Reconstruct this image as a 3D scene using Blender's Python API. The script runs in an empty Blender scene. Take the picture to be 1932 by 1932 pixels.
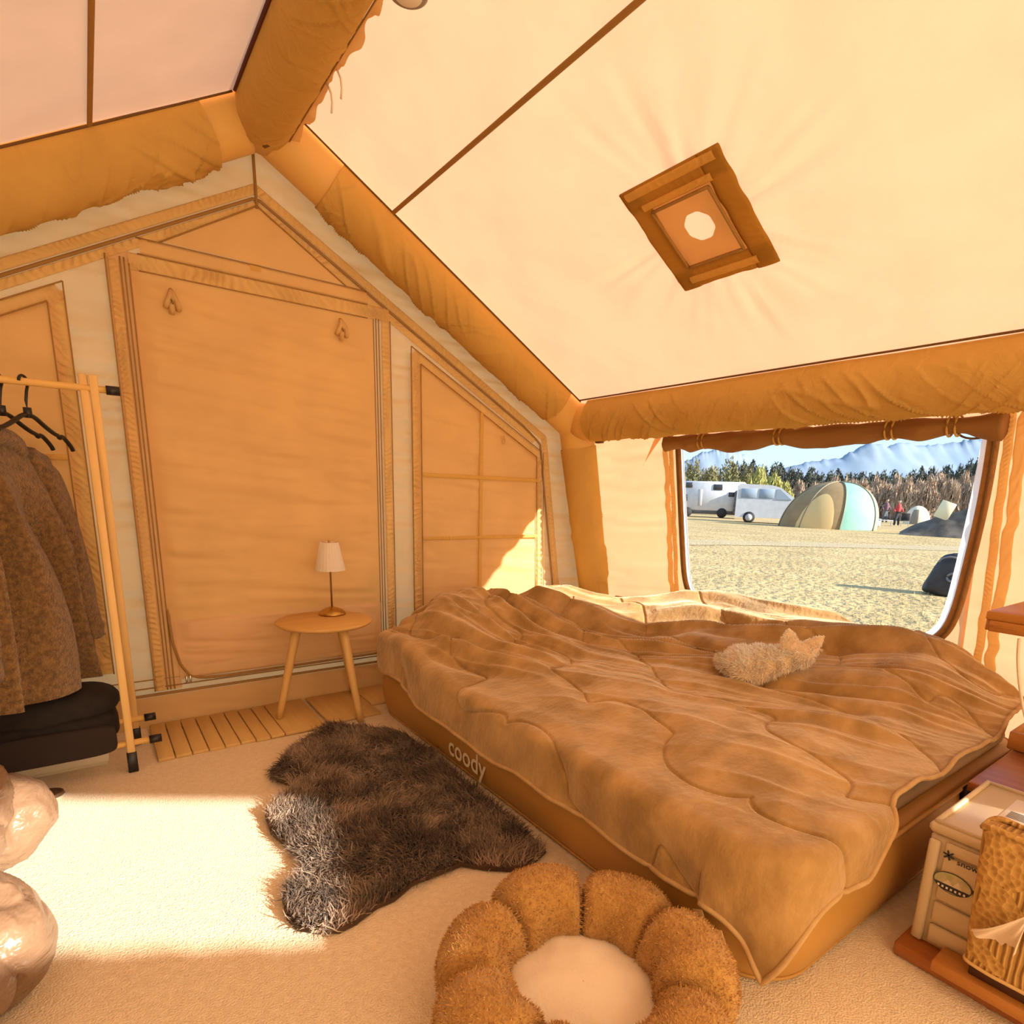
import bpy, bmesh, math, random
import numpy as np
from mathutils import Vector, Matrix, kdtree

random.seed(7)
RNG = np.random.default_rng(11)
SC = bpy.context.scene
COL = SC.collection

# ------------------------------------------------------------------ camera
FPX, CX, CY = 1107.0, 1003.0, 1181.0
YAW, PIT, ROL = [math.radians(a) for a in (36.9, 12.75, 1.82)]
CAM = np.array([0.0, 0.0, 1.0])
_c, _s = math.cos(YAW), math.sin(YAW)
_F = np.array([_s*math.cos(PIT), _c*math.cos(PIT), -math.sin(PIT)])
_r = np.array([_c, -_s, 0.0]); _u = np.cross(_r, _F)
_a, _b = math.cos(ROL), math.sin(ROL)
CM = np.array([_a*_r+_b*_u, -_b*_r+_a*_u, _F])
cam_data = bpy.data.cameras.new('camera')
cam_data.sensor_width = 36.0
cam_data.lens = FPX/1932*36
cam_data.shift_x = (966-CX)/1932
cam_data.shift_y = (CY-966)/1932
cam_data.clip_start = 0.02
cam_data.clip_end = 5000
cam = bpy.data.objects.new('camera', cam_data)
COL.objects.link(cam)
m = Matrix.Identity(4)
for i in range(3):
    m[i][0], m[i][1], m[i][2], m[i][3] = CM[0][i], CM[1][i], -CM[2][i], CAM[i]
cam.matrix_world = m
SC.camera = cam

# ------------------------------------------------------------------ light
SUN_DIR = np.array([-0.42, 1.0, -0.46])
SUN_STRENGTH, SKY_STRENGTH = 5.2, 0.72
EXPOSURE = 1.27
SC.view_settings.view_transform = 'Standard'
SC.view_settings.look = 'None'
SC.view_settings.gamma = 1.0
SC.view_settings.use_curve_mapping = False
SC.view_settings.exposure = EXPOSURE
sd = bpy.data.lights.new('sun', 'SUN')
sd.energy = SUN_STRENGTH; sd.angle = math.radians(0.9); sd.color = (1.0, 0.93, 0.80)
so = bpy.data.objects.new('sun', sd); COL.objects.link(so)
so.rotation_euler = Vector(SUN_DIR).to_track_quat('-Z', 'Y').to_euler()
so.location = (3, -8, 6)

world = bpy.data.worlds.new('sky'); SC.world = world
world.use_nodes = True
wn, wl_ = world.node_tree.nodes, world.node_tree.links
wn.clear()
tc = wn.new('ShaderNodeTexCoord'); sp = wn.new('ShaderNodeSeparateXYZ')
rp = wn.new('ShaderNodeValToRGB'); bg = wn.new('ShaderNodeBackground'); wo = wn.new('ShaderNodeOutputWorld')
wl_.new(tc.outputs['Generated'], sp.inputs[0]); wl_.new(sp.outputs['Z'], rp.inputs[0])
rp.color_ramp.elements[0].position = 0.0; rp.color_ramp.elements[0].color = (0.56, 0.76, 0.90, 1)
rp.color_ramp.elements[1].position = 0.7; rp.color_ramp.elements[1].color = (0.30, 0.48, 0.76, 1)
e = rp.color_ramp.elements.new(0.16); e.color = (0.40, 0.66, 0.90, 1)
wl_.new(rp.outputs[0], bg.inputs[0]); bg.inputs[1].default_value = SKY_STRENGTH
wl_.new(bg.outputs[0], wo.inputs[0])

# ------------------------------------------------------------------ pixel -> place helpers
def ray(x, y):
    return CM.T @ np.array([(x-CX)/FPX, -(y-CY)/FPX, 1.0])
def at_z(x, y, z=0.0):
    d = ray(x, y); return CAM + d*(z-CAM[2])/d[2]
def at_y(x, y, Y):
    d = ray(x, y); return CAM + d*Y/d[1]
def at_x(x, y, X):
    d = ray(x, y); return CAM + d*X/d[0]
def at_plane(x, y, n, k):          # n.p = k
    d = ray(x, y); n = np.array(n, float)
    return CAM + d*((k-n@CAM)/(n@d))
def depth(p):
    return float(CM[2] @ (np.array(p)-CAM))

# ------------------------------------------------------------------ noise
_TAB = np.random.default_rng(3).uniform(-1, 1, 8192)
def vn(x, y, z=0.0, seed=0):
    x, y, z = np.broadcast_arrays(np.asarray(x, float), np.asarray(y, float), np.asarray(z, float))
    xi, yi, zi = np.floor(x).astype(np.int64), np.floor(y).astype(np.int64), np.floor(z).astype(np.int64)
    fx, fy, fz = x-xi, y-yi, z-zi
    fx, fy, fz = [t*t*t*(t*(t*6-15)+10) for t in (fx, fy, fz)]
    def h(a, b, c):
        k = (a*73856093) ^ (b*19349663) ^ (c*83492791) ^ (seed*2654435)
        return _TAB[(k ^ (k >> 13)) & 8191]
    def lp(a, b, t): return a+(b-a)*t
    r = lp(lp(lp(h(xi, yi, zi), h(xi+1, yi, zi), fx), lp(h(xi, yi+1, zi), h(xi+1, yi+1, zi), fx), fy),
           lp(lp(h(xi, yi, zi+1), h(xi+1, yi, zi+1), fx), lp(h(xi, yi+1, zi+1), h(xi+1, yi+1, zi+1), fx), fy), fz)
    return r
def fbm(x, y, z=0.0, oct=3, seed=0):
    s, a, f = 0, 1.0, 1.0
    for i in range(oct):
        s = s + a*vn(np.asarray(x)*f, np.asarray(y)*f, np.asarray(z)*f, seed+i*17); a *= .5; f *= 2.03
    return s
def sst(a, b, x):
    t = np.clip((np.asarray(x, float)-a)/(b-a), 0, 1); return t*t*(3-2*t)

# ------------------------------------------------------------------ materials
MATS = {}
def _new(name):
    m = bpy.data.materials.new(name); m.use_nodes = True
    nt = m.node_tree; nt.nodes.clear()
    out = nt.nodes.new('ShaderNodeOutputMaterial')
    MATS[name] = m
    return m, nt, out
def _col(nt, c1, c2=None, scale=6.0, detail=4.0, stretch=(1, 1, 1), lo=.35, hi=.65):
    """procedural colour: noise between two colours"""
    tc = nt.nodes.new('ShaderNodeTexCoord'); mp = nt.nodes.new('ShaderNodeMapping')
    mp.inputs['Scale'].default_value = stretch
    nt.links.new(tc.outputs['Object'], mp.inputs[0])
    nz = nt.nodes.new('ShaderNodeTexNoise'); nz.inputs['Scale'].default_value = scale; nz.inputs['Detail'].default_value = detail
    nt.links.new(mp.outputs[0], nz.inputs[0])
    rp = nt.nodes.new('ShaderNodeValToRGB')
    rp.color_ramp.elements[0].position = lo; rp.color_ramp.elements[1].position = hi
    rp.color_ramp.elements[0].color = (*c1, 1); rp.color_ramp.elements[1].color = (*(c2 or c1), 1)
    nt.links.new(nz.outputs[0], rp.inputs[0])
    return rp.outputs[0], mp.outputs[0]
def _bump(nt, vec, scale, strength, dist=.004, detail=3.0, kind='noise'):
    if kind == 'voronoi':
        t = nt.nodes.new('ShaderNodeTexVoronoi'); t.inputs['Scale'].default_value = scale; o = t.outputs['Distance']
    else:
        t = nt.nodes.new('ShaderNodeTexNoise'); t.inputs['Scale'].default_value = scale; t.inputs['Detail'].default_value = detail; o = t.outputs[0]
    nt.links.new(vec, t.inputs['Vector'])
    b = nt.nodes.new('ShaderNodeBump'); b.inputs['Strength'].default_value = strength; b.inputs['Distance'].default_value = dist
    nt.links.new(o, b.inputs['Height'])
    return b.outputs[0]
def canvas(name, dif, tr, fac, scale=350, bump=.25, dif2=None, tr2=None, vs=5.0):
    m, nt, out = _new(name)
    c1, vec = _col(nt, dif, dif2 or tuple(v*.93 for v in dif), vs)
    c2, _ = _col(nt, tr, tr2 or tuple(v*.93 for v in tr), vs)
    d = nt.nodes.new('ShaderNodeBsdfDiffuse'); t = nt.nodes.new('ShaderNodeBsdfTranslucent'); mx = nt.nodes.new('ShaderNodeMixShader')
    nt.links.new(c1, d.inputs[0]); nt.links.new(c2, t.inputs[0])
    bo = _bump(nt, vec, scale, bump, .002)
    nt.links.new(bo, d.inputs['Normal'])
    mx.inputs[0].default_value = fac
    nt.links.new(d.outputs[0], mx.inputs[1]); nt.links.new(t.outputs[0], mx.inputs[2]); nt.links.new(mx.outputs[0], out.inputs[0])
    return m
def pbr(name, c1, c2=None, rough=.7, scale=6.0, stretch=(1, 1, 1), bump=0, bscale=80, bdist=.003, metal=0, sheen=0, coat=0, lo=.35, hi=.65, detail=4.0, bkind='noise', spec=.5, sheen_tint=None):
    m, nt, out = _new(name)
    c, vec = _col(nt, c1, c2, scale, detail, stretch, lo, hi)
    p = nt.nodes.new('ShaderNodeBsdfPrincipled')
    nt.links.new(c, p.inputs['Base Color'])
    p.inputs['Roughness'].default_value = rough; p.inputs['Metallic'].default_value = metal
    p.inputs['Specular IOR Level'].default_value = spec
    p.inputs['Sheen Weight'].default_value = sheen; p.inputs['Coat Weight'].default_value = coat
    if sheen_tint: p.inputs['Sheen Tint'].default_value = (*sheen_tint, 1)
    if bump:
        nt.links.new(_bump(nt, vec, bscale, bump, bdist, kind=bkind), p.inputs['Normal'])
    nt.links.new(p.outputs[0], out.inputs[0])
    return m
def wood(name, c1, c2, axis=0, rough=.5, scale=5.0):
    st = [9, 9, 9]; st[axis] = .8
    return pbr(name, c1, c2, rough, scale, tuple(st), bump=.15, bscale=30, bdist=.002, lo=.3, hi=.7)
def furmat(name, root, tip, rough=.8):
    """strand colour: varies strand by strand (attribute 'tone') and from root to tip of each hair (attribute 'along')"""
    m, nt, out = _new(name)
    p = nt.nodes.new('ShaderNodeBsdfPrincipled'); a = nt.nodes.new('ShaderNodeAttribute'); a.attribute_name = 'tone'
    rp = nt.nodes.new('ShaderNodeValToRGB')
    rp.color_ramp.elements[0].color = (*root, 1); rp.color_ramp.elements[1].color = (*tip, 1)
    nt.links.new(a.outputs['Fac'], rp.inputs[0]); nt.links.new(rp.outputs[0], p.inputs['Base Color'])
    p.inputs['Roughness'].default_value = rough; p.inputs['Specular IOR Level'].default_value = .15
    p.inputs['Sheen Weight'].default_value = .3
    nt.links.new(p.outputs[0], out.inputs[0])
    return m
def flat(name, c, rough=.6, metal=0):
    return pbr(name, c, tuple(v*.92 for v in c), rough, 8.0, metal=metal)

ROOF = canvas('roof_canvas', (.90, .66, .42), (.94, .495, .275), .41, 300, .3)
WALL = canvas('wall_canvas', (.90, .64, .37), (.92, .52, .22), .45, 300, .3)
PANEL = canvas('panel_canvas', (.93, .67, .33), (.93, .60, .25), .47, 300, .3)
RUCH = canvas('ruched_canvas', (.90, .64, .29), (.88, .58, .23), .38, 300, .3)
DARKSEAM = flat('dark_seam', (.16, .075, .015), .8)
SEAM = flat('brown_seam', (.36, .19, .045), .8)
SLEEVE = canvas('tube_sleeve', (.76, .49, .145), (.74, .44, .11), .25, 200, .4, dif2=(.71, .45, .13))
for n_ in SLEEVE.node_tree.nodes:
    if n_.type == 'BUMP': n_.inputs['Distance'].default_value = .02; n_.inputs['Strength'].default_value = .35
    if n_.type == 'TEX_NOISE' and n_.inputs['Scale'].default_value > 100: n_.inputs['Scale'].default_value = 16; n_.inputs['Detail'].default_value = 4; n_.inputs['Distortion'].default_value = 1.2
BLADDER = pbr('tube_bladder', (.78, .48, .14), (.75, .45, .12), .55, 3.0)
ZIPTAPE = pbr('zipper_tape', (.34, .16, .04), (.42, .21, .06), .6, 30, bump=.4, bscale=120)
WHITEVINYL = canvas('white_vinyl_edge', (.92, .92, .92), (.95, .96, .98), .62, 100, .1)
CARPET = pbr('cream_carpet', (.95, .78, .55), (.88, .70, .47), .95, 60, bump=.9, bscale=230, bdist=.006, sheen=.2, detail=2)
OAK = wood('pale_oak', (.72, .43, .14), (.64, .36, .10), 0)
PINE = wood('pale_pine', (.84, .55, .22), (.78, .48, .17), 2)
TEAK = wood('red_teak', (.42, .15, .035), (.32, .10, .02), 1, .35)
TEAKL = wood('orange_teak', (.55, .24, .05), (.46, .18, .035), 1, .4)
MATWOOD = wood('mat_wood', (.70, .46, .18), (.63, .40, .14), 1)
BLACKPL = pbr('black_plastic', (.012, .010, .009), None, .4)
BRASS = pbr('brass', (.62, .40, .12), (.5, .3, .08), .28, metal=1)
SHADE = canvas('lamp_shade_cloth', (.97, .92, .82), (.97, .92, .82), .45, 200, .2)
BLANKET = pbr('fleece_blanket', (.49, .29, .105), (.285, .155, .042), .78, 7, (1, 1.5, 1), bump=.6, bscale=38, bdist=.007, sheen=.9, lo=.36, hi=.64, detail=8, sheen_tint=(1, .8, .55), spec=.2)
AIRBED = pbr('tan_flock_vinyl', (.52, .27, .065), (.48, .245, .055), .45, 2.0, spec=.4)
PAD = flat('grey_brown_pad', (.36, .24, .13), .9)
WHITEPRINT = flat('white_print', (.85, .74, .58), .6)
TEDDY = pbr('teddy_fleece', (.27, .14, .04), (.14, .065, .016), .95, 70, bump=1.0, bscale=150, bdist=.012, sheen=.3, detail=3)
BLACKCLOTH = pbr('black_cloth', (.010, .007, .006), (.016, .010, .008), .9, 30, bump=.3, bscale=200)
WHITECLOTH = pbr('white_board', (.78, .68, .52), (.72, .62, .46), .8, 10)
NYLON = pbr('pinkish_nylon', (.25, .15, .09), (.19, .11, .062), .36, 5, (1, .5, 1.6), bump=.55, bscale=22, bdist=.025, detail=4)
CREAMPLUSH = pbr('cream_plush', (.97, .86, .68), (.94, .81, .62), .95, 12, bump=.5, bscale=120, sheen=.3)
TANPLUSH = pbr('tan_plush', (.58, .32, .085), (.50, .26, .06), .95, 40, bump=.8, bscale=160, bdist=.008, sheen=.3)
PLASTIC = pbr('beige_plastic', (.66, .53, .33), (.62, .49, .30), .38, 3)
PAPER = flat('white_paper', (.86, .80, .70), .7)
INK = flat('dark_ink', (.03, .03, .035), .6)
TISSUE = pbr('tissue_paper', (.88, .74, .58), (.84, .70, .54), .8, 8)

# ------------------------------------------------------------------ mesh helpers
def wloc(o):
    v = np.zeros(3)
    while o is not None:
        v = v + np.array(o.location); o = o.parent
    return v
def props(o, label=None, cat=None, group=None, kind=None):
    if label: o['label'] = label
    if cat: o['category'] = cat
    if group: o['group'] = group
    if kind: o['kind'] = kind
    return o
def make(name, V, F, mat, parent=None, smooth=True, local=False, loc=None, **kw):
    V = np.asarray(V, float).reshape(-1, 3)
    o = bpy.data.objects.new(name, None) if V is None else None
    me = bpy.data.meshes.new(name)
    off = np.zeros(3)
    if not local:
        if parent is not None: off = wloc(parent)
        elif loc is not None: off = np.array(loc, float)
    me.from_pydata((V-off).tolist(), [], [list(map(int, f)) for f in F])
    if smooth: me.polygons.foreach_set('use_smooth', [True]*len(me.polygons))
    me.materials.append(mat)
    me.update()
    o = bpy.data.objects.new(name, me); COL.objects.link(o)
    if parent is not None: o.parent = parent
    elif loc is not None: o.location = tuple(float(v) for v in loc)
    return props(o, **kw)
def empty(name, loc, **kw):
    o = bpy.data.objects.new(name, None); COL.objects.link(o)
    o.location = tuple(float(v) for v in loc); o.empty_display_size = .1
    return props(o, **kw)
def gridf(nu, nv, cu=False, cv=False, off=0):
    F = []
    for i in range(nu if cu else nu-1):
        for j in range(nv if cv else nv-1):
            a, b = i*nv+j, ((i+1) % nu)*nv+j
            F.append((off+a, off+b, off+((i+1) % nu)*nv+(j+1) % nv, off+i*nv+(j+1) % nv))
    return F
class MB:
    """collects shapes for ONE part"""
    def __init__(s): s.V = []; s.F = []
    def add(s, V, F):
        o = len(s.V); s.V += [tuple(map(float, v)) for v in np.asarray(V, float).reshape(-1, 3)]; s.F += [tuple(i+o for i in f) for f in F]; return s
    def grid(s, P, cu=False, cv=False, caps=False):
        P = np.asarray(P, float); nu, nv = P.shape[:2]; o = len(s.V)
        s.add(P, gridf(nu, nv, cu, cv))
        if caps:
            s.F.append(tuple(o+j for j in range(nv))[::-1]); s.F.append(tuple(o+(nu-1)*nv+j for j in range(nv)))
        return s
    def box(s, c, size, b=.003, M=None):
        c = np.array(c, float); h = np.array(size, float)/2; b = min(b, h.min()*.9)
        V, idx = [], {}
        for sx in (-1, 1):
            for sy in (-1, 1):
                for sz in (-1, 1):
                    sg = np.array([sx, sy, sz])
                    for k in range(3):
                        v = (h-b)*sg; v[k] = h[k]*sg[k]; idx[(sx, sy, sz, k)] = len(V); V.append(v)
        F = []
        for k in range(3):
            a, d = (k+1) % 3, (k+2) % 3
            for sg in (-1, 1):
                q = []
                for (p, r) in ((-1, -1), (1, -1), (1, 1), (-1, 1)):
                    t = [0, 0, 0]; t[k] = sg; t[a] = p; t[d] = r; q.append(idx[(*t, k)])
                F.append(tuple(q) if sg > 0 else tuple(q[::-1]))
        for k in range(3):
            a, d = (k+1) % 3, (k+2) % 3
            for p in (-1, 1):
                for r in (-1, 1):
                    t0 = [0, 0, 0]; t0[k] = -1; t0[a] = p; t0[d] = r
                    t1 = list(t0); t1[k] = 1
                    F.append((idx[(*t0, a)], idx[(*t1, a)], idx[(*t1, d)], idx[(*t0, d)]))
        for sx in (-1, 1):
            for sy in (-1, 1):
                for sz in (-1, 1): F.append(tuple(idx[(sx, sy, sz, k)] for k in range(3)))
        V = np.array(V)
        if M is not None: V = V @ np.array(M).T
        return s.add(V+c, F)
    def tube(s, path, r, n=10, caps=True, up=None):
        return s.grid(sweep(path, r, n, up), cv=True, caps=caps)
    def lathe(s, prof, c=(0, 0, 0), n=32, caps=True):
        a = np.arange(n)*2*math.pi/n
        P = np.array([[(c[0]+r*math.cos(t), c[1]+r*math.sin(t), c[2]+z) for t in a] for r, z in prof])
        return s.grid(P, cv=True, caps=caps)
    def build(s, name, mat, parent=None, **kw): return fixn(make(name, s.V, s.F, mat, parent, **kw))
def fixn(o):
    bm = bmesh.new(); bm.from_mesh(o.data); bmesh.ops.recalc_face_normals(bm, faces=bm.faces[:]); bm.to_mesh(o.data); bm.free(); return o
def frames(path, up=None):
    path = np.asarray(path, float); T = np.gradient(path, axis=0); T /= np.linalg.norm(T, axis=1)[:, None]+1e-12
    if up is None: up = (0, 0, 1) if abs(T[:, 2]).mean() < .9 else (1, 0, 0)
    up = np.array(up, float); S = np.cross(T, up); S /= np.linalg.norm(S, axis=1)[:, None]+1e-12
    N = np.cross(S, T); return T, S, N
def sweep(path, r, n=10, up=None):
    path = np.asarray(path, float); T, S, N = frames(path, up)
    r = np.broadcast_to(np.asarray(r, float), (len(path),)); a = np.arange(n)*2*math.pi/n
    return path[:, None]+r[:, None, None]*(np.cos(a)[None, :, None]*S[:, None]+np.sin(a)[None, :, None]*N[:, None])
def resample(pts, step):
    pts = np.asarray(pts, float); seg = np.linalg.norm(np.diff(pts, axis=0), axis=1); L = np.r_[0, np.cumsum(seg)]
    n = max(2, int(L[-1]/step)+1); t = np.linspace(0, L[-1], n)
    return np.stack([np.interp(t, L, pts[:, k]) for k in range(3)], 1), t
def lerp(a, b, n):
    t = np.linspace(0, 1, n)[:, None]; return np.asarray(a, float)*(1-t)+np.asarray(b, float)*t
def strip(name, pts, width, nrm, mat, parent, amp=.003, pitch=.018, slant=.5, lift=.006, rows=8, seed=0, step=.0028, wav=0.0, **kw):
    """a sewn band lying on a surface, gathered into little cross folds"""
    P, t = resample(pts, step); nrm = np.array(nrm, float); nrm /= np.linalg.norm(nrm)
    T = np.gradient(P, axis=0); T /= np.linalg.norm(T, axis=1)[:, None]; S = np.cross(nrm, T)
    w = np.linspace(0, 1, rows); tt, ww = np.meshgrid(t, w, indexing='ij')
    nz = vn(tt*9, ww*1.2, 0, seed); prof = 1-np.abs(2*ww-1)**4
    g_ = 1-2*np.abs(np.sin(math.pi*(tt/pitch+slant*ww+1.0*nz)))**.8
    h = lift*(.35+.65*prof)+amp*prof*g_*(.65+.5*vn(tt*11, ww*1.5, 3, seed))
    ed = wav*vn(tt*22, ww*0, 5, seed)*np.abs(2*ww-1)
    Q = P[:, None]+S[:, None]*((ww-.5)*width+ed)[..., None]+nrm*h[..., None]
    # turn the rims back to the surface so the band has thickness
    Q = np.concatenate([Q[:, :1]-nrm*lift*.5, Q, Q[:, -1:]-nrm*lift*.5], 1)
    return MB().grid(Q).build(name, mat, parent, **kw)
def piping(name, pts, r, mat, parent, step=.03, **kw):
    P, _ = resample(pts, step); return MB().tube(P, r, 6).build(name, mat, parent, **kw)
def apply_mods(o):
    dg = bpy.context.evaluated_depsgraph_get(); me = bpy.data.meshes.new_from_object(o.evaluated_get(dg))
    o.modifiers.clear(); o.data = me; return o
def tris_of(o):
    me = o.data; me.calc_loop_triangles()
    V = np.array([v.co for v in me.vertices]); T = np.array([t.vertices[:] for t in me.loop_triangles]); return V, T
def scatter(V, T, n, rng, keep=None):
    a, b, c = V[T[:, 0]], V[T[:, 1]], V[T[:, 2]]; nr = np.cross(b-a, c-a); ar = np.linalg.norm(nr, axis=1)
    k = rng.choice(len(T), n, p=ar/ar.sum()); u, v = rng.random(n), rng.random(n); f = u+v > 1; u[f], v[f] = 1-u[f], 1-v[f]
    return a[k]+(b-a)[k]*u[:, None]+(c-a)[k]*v[:, None], nr[k]/(ar[k][:, None]+1e-12)
def fur(name, P, N, length, width, mat, parent, rng, lean=(0, 0, 0), curl=.4, seg=2, droop=.0, tone=None, clump=0):
    """hair strands as narrow tapering blades: local coordinates of the parent"""
    n = len(P); L = length*rng.uniform(.6, 1.15, n); d = N+np.array(lean)+rng.normal(0, curl, (n, 3))
    if clump:
        q = np.stack([vn(P[:, 0]*clump, P[:, 1]*clump, P[:, 2]*clump, k) for k in (21, 22, 23)], 1); d = d+q*.9
    d /= np.linalg.norm(d, axis=1)[:, None]
    b = d+rng.normal(0, .35, (n, 3))+np.array([0, 0, -droop]); b /= np.linalg.norm(b, axis=1)[:, None]
    s = np.cross(d, rng.normal(0, 1, (n, 3))); s /= np.linalg.norm(s, axis=1)[:, None]+1e-9
    w = width*rng.uniform(.6, 1.2, n)
    mid = P+d*(L*.55)[:, None]; tip = mid+b*(L*.45)[:, None]; P0 = P-N*.002
    V = np.stack([P0-s*w[:, None], P0+s*w[:, None], mid-s*(w*.7)[:, None], mid+s*(w*.7)[:, None], tip], 1).reshape(-1, 3)
    o = np.arange(n)*5
    F = [f for i in o for f in ((i, i+1, i+3, i+2), (i+2, i+3, i+4))]
    ob = make(name, V, F, mat, parent, local=True)
    ob['kind'] = 'stuff'
    tn = rng.uniform(0, 1, n) if tone is None else tone
    at = ob.data.attributes.new('tone', 'FLOAT', 'POINT')
    at.data.foreach_set('value', np.clip(np.repeat(tn, 5)*.8+np.tile([0, 0, .1, .1, .2], n), 0, 1).astype(np.float32))
    return ob

# ================================================================== THE TENT
X0, GY, FY = 0.66, 2.78, -1.25
RS = 0.581
RA = 2.387
def roofz(x): return RA-RS*np.abs(np.asarray(x, float)-X0)
def xr(z): return 2.43+(1.29-np.asarray(z, float))*.19
def xl(z): return 2*X0-xr(z)
ZE = 1.46                                   # height where wall meets roof
RN = np.array([RS, 0, 1.0])/math.hypot(RS, 1)         # outward normal of the right roof slope

# ---- floor
P = np.array([[(x, y, .003*vn(x*3, y*3, 0, 5)) for y in np.linspace(FY, GY, 90)] for x in np.linspace(-1.35, 2.68, 90)])
MB().grid(P).build('floor', CARPET, kind='structure', label='cream carpeted tent floor')

# ---- ceiling (two roof slopes of one canvas)
VC = [at_plane(px, py, (RS, 0, 1), RA+RS*X0) for px, py in ((1175, 360), (1360, 262), (1472, 482), (1293, 547))]
vcen = sum(VC)/4
def roof_slope(side, n1=150, n2=230):
    u = np.linspace(0, 1, n1)[:, None]; y = np.linspace(FY-.02, GY+.02, n2)[None, :]
    x = X0+side*u*1.76+0*y; yy = y+0*u; z = roofz(x)
    d = .004*vn(x*2.2, yy*2.2, 0, 31)
    ax = np.abs(x-X0)                        # the canvas rises over the inflated tubes
    d = d+.072*np.maximum.reduce([sst(2.555, 2.62, yy), sst(FY+.225, FY+.16, yy), sst(1.545, 1.60, ax)])
    if side > 0:                            # pull creases that radiate from the sewn-in vent
        dx, dy = (x-vcen[0])/RN[2], yy-vcen[1]; r = np.hypot(dx, dy); a = np.arctan2(dy, dx)
        fall = sst(.62, .2, r)*sst(.05, .17, r)
        d = d+.010*fall*vn(a*14, r*2, 0, 9)*(.4+.6*sst(-.3, .5, vn(a*2.2, r, 0, 12)))
    P = np.stack([x+side*RN[0]*d, yy, z+RN[2]*d], -1)
    return P
ce = MB(); ce.grid(roof_slope(1)); ce.grid(roof_slope(-1))
ceiling = ce.build('ceiling', ROOF, kind='structure', label='sunlit cream canvas tent roof')
def on_roof(x, y, side=1, below=.004):
    n = np.array([side*RN[0], 0, RN[2]]); p = np.array([x, y, float(roofz(x))]); return p-n*below
sA = at_plane(745, 398, (RS, 0, 1), RA+RS*X0); sx = sA[0]
strip('roof_seam', [on_roof(sx, FY), on_roof(sx, GY-.1)], .016, -RN, SEAM, ceiling, amp=.0006, lift=.004, step=.02)
sB = at_plane(168, 150, (-RS, 0, 1), RA-RS*X0); sx2 = sB[0]
LN = np.array([-RN[0], 0, RN[2]])
strip('roof_seam', [on_roof(sx2, FY, -1), on_roof(sx2, GY-.1, -1)], .016, -LN, SEAM, ceiling, amp=.0006, lift=.004, step=.02)

# ---- roof vent, sewn to the ceiling: nested flat frames of webbing and a panel with an eight-sided hole
ex, ey = (VC[1]-VC[0]+VC[2]-VC[3])/2, (VC[3]-VC[0]+VC[2]-VC[1])/2
ux = np.array([0, -1.0, 0]); uy = np.array([RN[2], 0, -RN[0]])
W2, H2 = abs(ex@ux)/2, abs(ey@uy)/2
def vent_pt(a, b, drop): return vcen+ux*a+uy*b-RN*drop
def frame_bar(name, a0, b0, a1, b1, w, drop, mat, wav=.004, seed=0):
    return strip(name, [vent_pt(a0, b0, drop), vent_pt(a1, b1, drop)], w, -RN, mat, ceiling, amp=.0012, pitch=.03, lift=.005, wav=wav, seed=seed)
VD = canvas('vent_webbing', (.46, .24, .045), (.4, .2, .03), .25, 200, .4)
VL = canvas('vent_tape', (.95, .60, .16), (.92, .52, .12), .42, 200, .4)
VP = canvas('vent_panel', (.66, .42, .17), (.72, .44, .16), .45, 200, .3)
ow = .075
frame_bar('vent_frame_bar', -W2, -H2+ow/2, W2, -H2+ow/2, ow, .010, VD, 0, 1)
frame_bar('vent_frame_bar', -W2, H2-ow/2, W2, H2-ow/2, ow, .010, VD, .004, 2)
frame_bar('vent_frame_bar', -W2+ow/2, -H2, -W2+ow/2, H2, ow, .013, VD, .004, 3)
frame_bar('vent_frame_bar', W2-ow/2, -H2, W2-ow/2, H2, ow, .013, VD, .003, 4)
frame_bar('vent_tape', -W2+.02, -H2+.018, W2-.02, -H2+.018, .026, .017, VL, 0, 5)
frame_bar('vent_tape', -W2+.055, -H2+.068, W2-.055, -H2+.068, .022, .019, VL, 0, 6)
frame_bar('vent_tape', -W2+.055, H2-.036, W2-.055, H2-.036, .026, .019, VL, 0, 7)
iw, ih = W2-.055, H2-.065
ring = []
pan = MB(); n8 = 8; hr = .052
outer = []
for k in range(32):
    t = (k+.5)/32*2*math.pi; c, s = math.cos(t), math.sin(t); q = min(iw/abs(c) if abs(c) > 1e-6 else 9, ih/abs(s) if abs(s) > 1e-6 else 9); outer.append((c*q, s*q))
def oct8(t):
    a = (t+math.pi/8) % (math.pi/4)-math.pi/8; return hr*math.cos(math.pi/8)/math.cos(a)
P = np.array([[vent_pt(o[0]*f+oct8(math.atan2(o[1], o[0]))*math.cos(math.atan2(o[1], o[0]))*(1-f)-.0*(1-f), o[1]*f+oct8(math.atan2(o[1], o[0]))*math.sin(math.atan2(o[1], o[0]))*(1-f), .007) for o in outer] for f in (0, .4, 1)])
pan.grid(P, cv=True).build('vent_panel', VP, ceiling)
iw, ih = W2-.078, H2-.088
for nm, a0, b0, a1, b1 in (('vent_hem', -iw, -ih, iw, -ih), ('vent_hem', iw, -ih, iw, ih), ('vent_hem', iw, ih, -iw, ih), ('vent_hem', -iw, ih, -iw, -ih)):
    piping(nm, [vent_pt(a0, b0, .024), vent_pt(a1, b1, .024)], .005, SEAM, ceiling)

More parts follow.
